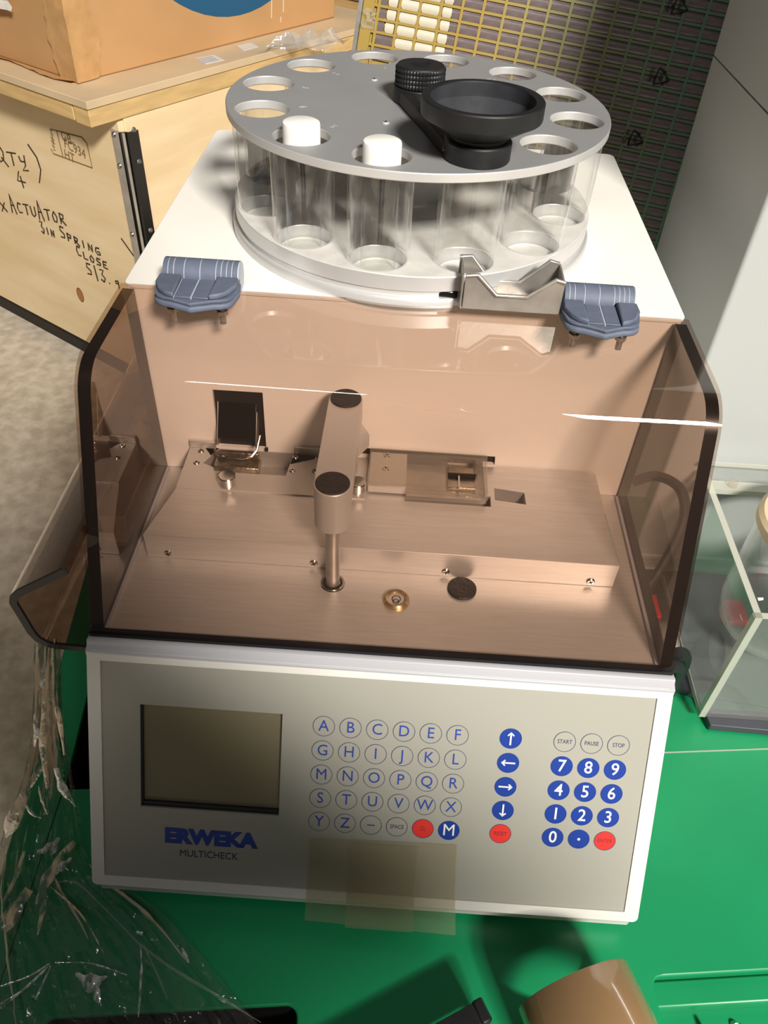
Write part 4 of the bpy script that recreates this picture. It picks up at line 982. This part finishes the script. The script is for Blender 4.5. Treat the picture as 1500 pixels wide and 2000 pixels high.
# ------------------------------------------------------------------ the photographer, standing behind the camera (throws the soft shadow over the keypad)
def person():
    J = dict(pel=((.10, -.86, .10), .15), sp=((.10, -.84, .28), .14), ch=((.095, -.77, .48), .165), nk=((.06, -.69, .655), .064), hd=((.035, -.61, .755), .09), ht=((.03, -.58, .86), .08),
             sR=((.275, -.745, .575), .07), eR=((.335, -.62, .34), .05), wR=((.10, -.44, .375), .03), hR=((.062, -.405, .395), .032),
             sL=((-.085, -.735, .575), .07), eL=((-.18, -.62, .35), .05), wL=((-.10, -.44, .375), .03), hL=((-.072, -.405, .395), .032),
             tR=((.19, -.86, -.02), .095), kR=((.20, -.82, -.36), .062), aR=((.20, -.87, -.70), .042), fR=((.21, -.74, -.745), .036),
             tL=((.01, -.86, -.02), .095), kL=((.0, -.82, -.36), .062), aL=((.0, -.87, -.70), .042), fL=((-.01, -.74, -.745), .036))
    E = [('pel','sp'),('sp','ch'),('ch','nk'),('nk','hd'),('hd','ht'),('ch','sR'),('sR','eR'),('eR','wR'),('wR','hR'),('ch','sL'),('sL','eL'),('eL','wL'),('wL','hL'),
         ('pel','tR'),('tR','kR'),('kR','aR'),('aR','fR'),('pel','tL'),('tL','kL'),('kL','aL'),('aL','fL')]
    for s, sx in (('R', 1), ('L', -1)):
        h = Vector(J['h' + s][0])
        for k in range(4):
            a = h + Vector((-sx*.004, .012, -.022 + .017*k)); b = a + Vector((-sx*.016, .026, .002)); c = b + Vector((-sx*.022, .002, .001)) * (1 - .12*abs(k - 1.5))
            J['f%d%s' % (k, s)] = (tuple(a), .0095); J['g%d%s' % (k, s)] = (tuple(b), .0085); J['i%d%s' % (k, s)] = (tuple(c), .0075)
            E += [('h' + s, 'f%d%s' % (k, s)), ('f%d%s' % (k, s), 'g%d%s' % (k, s)), ('g%d%s' % (k, s), 'i%d%s' % (k, s))]
        t0 = h + Vector((-sx*.01, -.012, .028)); t1 = t0 + Vector((-sx*.022, .0, .022))
        J['t0' + s] = (tuple(t0), .010); J['t1' + s] = (tuple(t1), .009); E += [('h' + s, 't0' + s), ('t0' + s, 't1' + s)]
    ks = list(J); me = bpy.data.meshes.new('body'); me.from_pydata([J[k][0] for k in ks], [(ks.index(a), ks.index(b)) for a, b in E], [])
    o = bpy.data.objects.new('tmp', me); COL.objects.link(o)
    o.modifiers.new('skin', 'SKIN'); sv = me.skin_vertices[0].data
    for i, k in enumerate(ks): sv[i].radius = (J[k][1],) * 2; sv[i].use_root = (k == 'pel')
    sd = o.modifiers.new('sub', 'SUBSURF'); sd.levels = 2; sd.render_levels = 2
    ev = o.evaluated_get(bpy.context.evaluated_depsgraph_get()); bm_ = bpy.data.meshes.new_from_object(ev)
    bpy.data.objects.remove(o)
    bm_.materials.clear()
    for m in ('jacket', 'trousers', 'skin', 'shoe'): bm_.materials.append(MATS[m])
    for p in bm_.polygons:
        c = p.center; p.use_smooth = True
        hand_ = c.y > -.45 and abs(c.x) < .11
        p.material_index = 2 if (c.z > .65 and c.y > -.76) or hand_ else 3 if c.z < -.69 else 1 if c.z < .06 else 0
    return bm_
mat('jacket', sr(46, 48, 54), .8); mat('trousers', sr(40, 44, 58), .8); mat('skin', sr(206, 158, 130), .5); mat('shoe', sr(30, 28, 26), .6); mat('hair', sr(52, 38, 28), .7); mat('eye', sr(235, 232, 226), .3)
ph = thing('person', 'person in a dark jacket and trousers holding up a phone, behind the camera', 'person', (.1, -.8, FZ))
link('body', person(), ph)
hm = Matrix.Translation((.033, -.595, .79)) @ Matrix.Rotation(-.55, 4, 'X')     # head: +y is the face
q = MB(); q.lathe([(0, .118), (.05, .11), (.085, .075), (.096, .03), (.092, -.02), (.083, -.05)], 28, hm @ Matrix.Translation((0, -.02, .01)) @ Matrix.Diagonal((.92, 1.02, 1, 1))); q.build('hair', 'hair', ph)
q = MB()
for sx in (-1, 1): q.lathe([(0, .012), (.008, .009), (.012, 0), (.008, -.009), (0, -.012)], 14, hm @ Matrix.Translation((sx*.033, .082, -.005)))
q.build('eyes', 'eye', ph)
q = MB(); q.prism([(-.014, -.03), (.014, -.03), (.006, .012), (-.006, .012)], 0, .022, hm @ frame((0, .083, -.025), (1, 0, 0), (0, 0, 1)) @ Matrix.Rotation(pi, 4, 'Y')); q.build('nose', 'skin', ph, .004)
q = MB(); q.tube([hm @ Vector((x, .084 - x*x*8, -.072)) for x in (-.024, -.012, 0, .012, .024)], .0045, 8); q.build('mouth', 'red', ph)
for sx in (-1, 1):
    q = MB(); q.lathe([(0, .006), (.016, .006), (.022, 0), (.016, -.006), (0, -.006)], 16, hm @ Matrix.Translation((sx*.09, 0, -.015)) @ Matrix.Rotation(pi/2, 4, 'Y')); q.build('ear', 'skin', ph)
q = MB(); q.prism(rrect(-.055, -.135, .02, .025, .008), .006, .014, Matrix.Translation(CAMP) @ RM.to_4x4())
tag(q.build('phone', 'black', None, .001), 'black phone held in both hands behind the camera', 'phone')
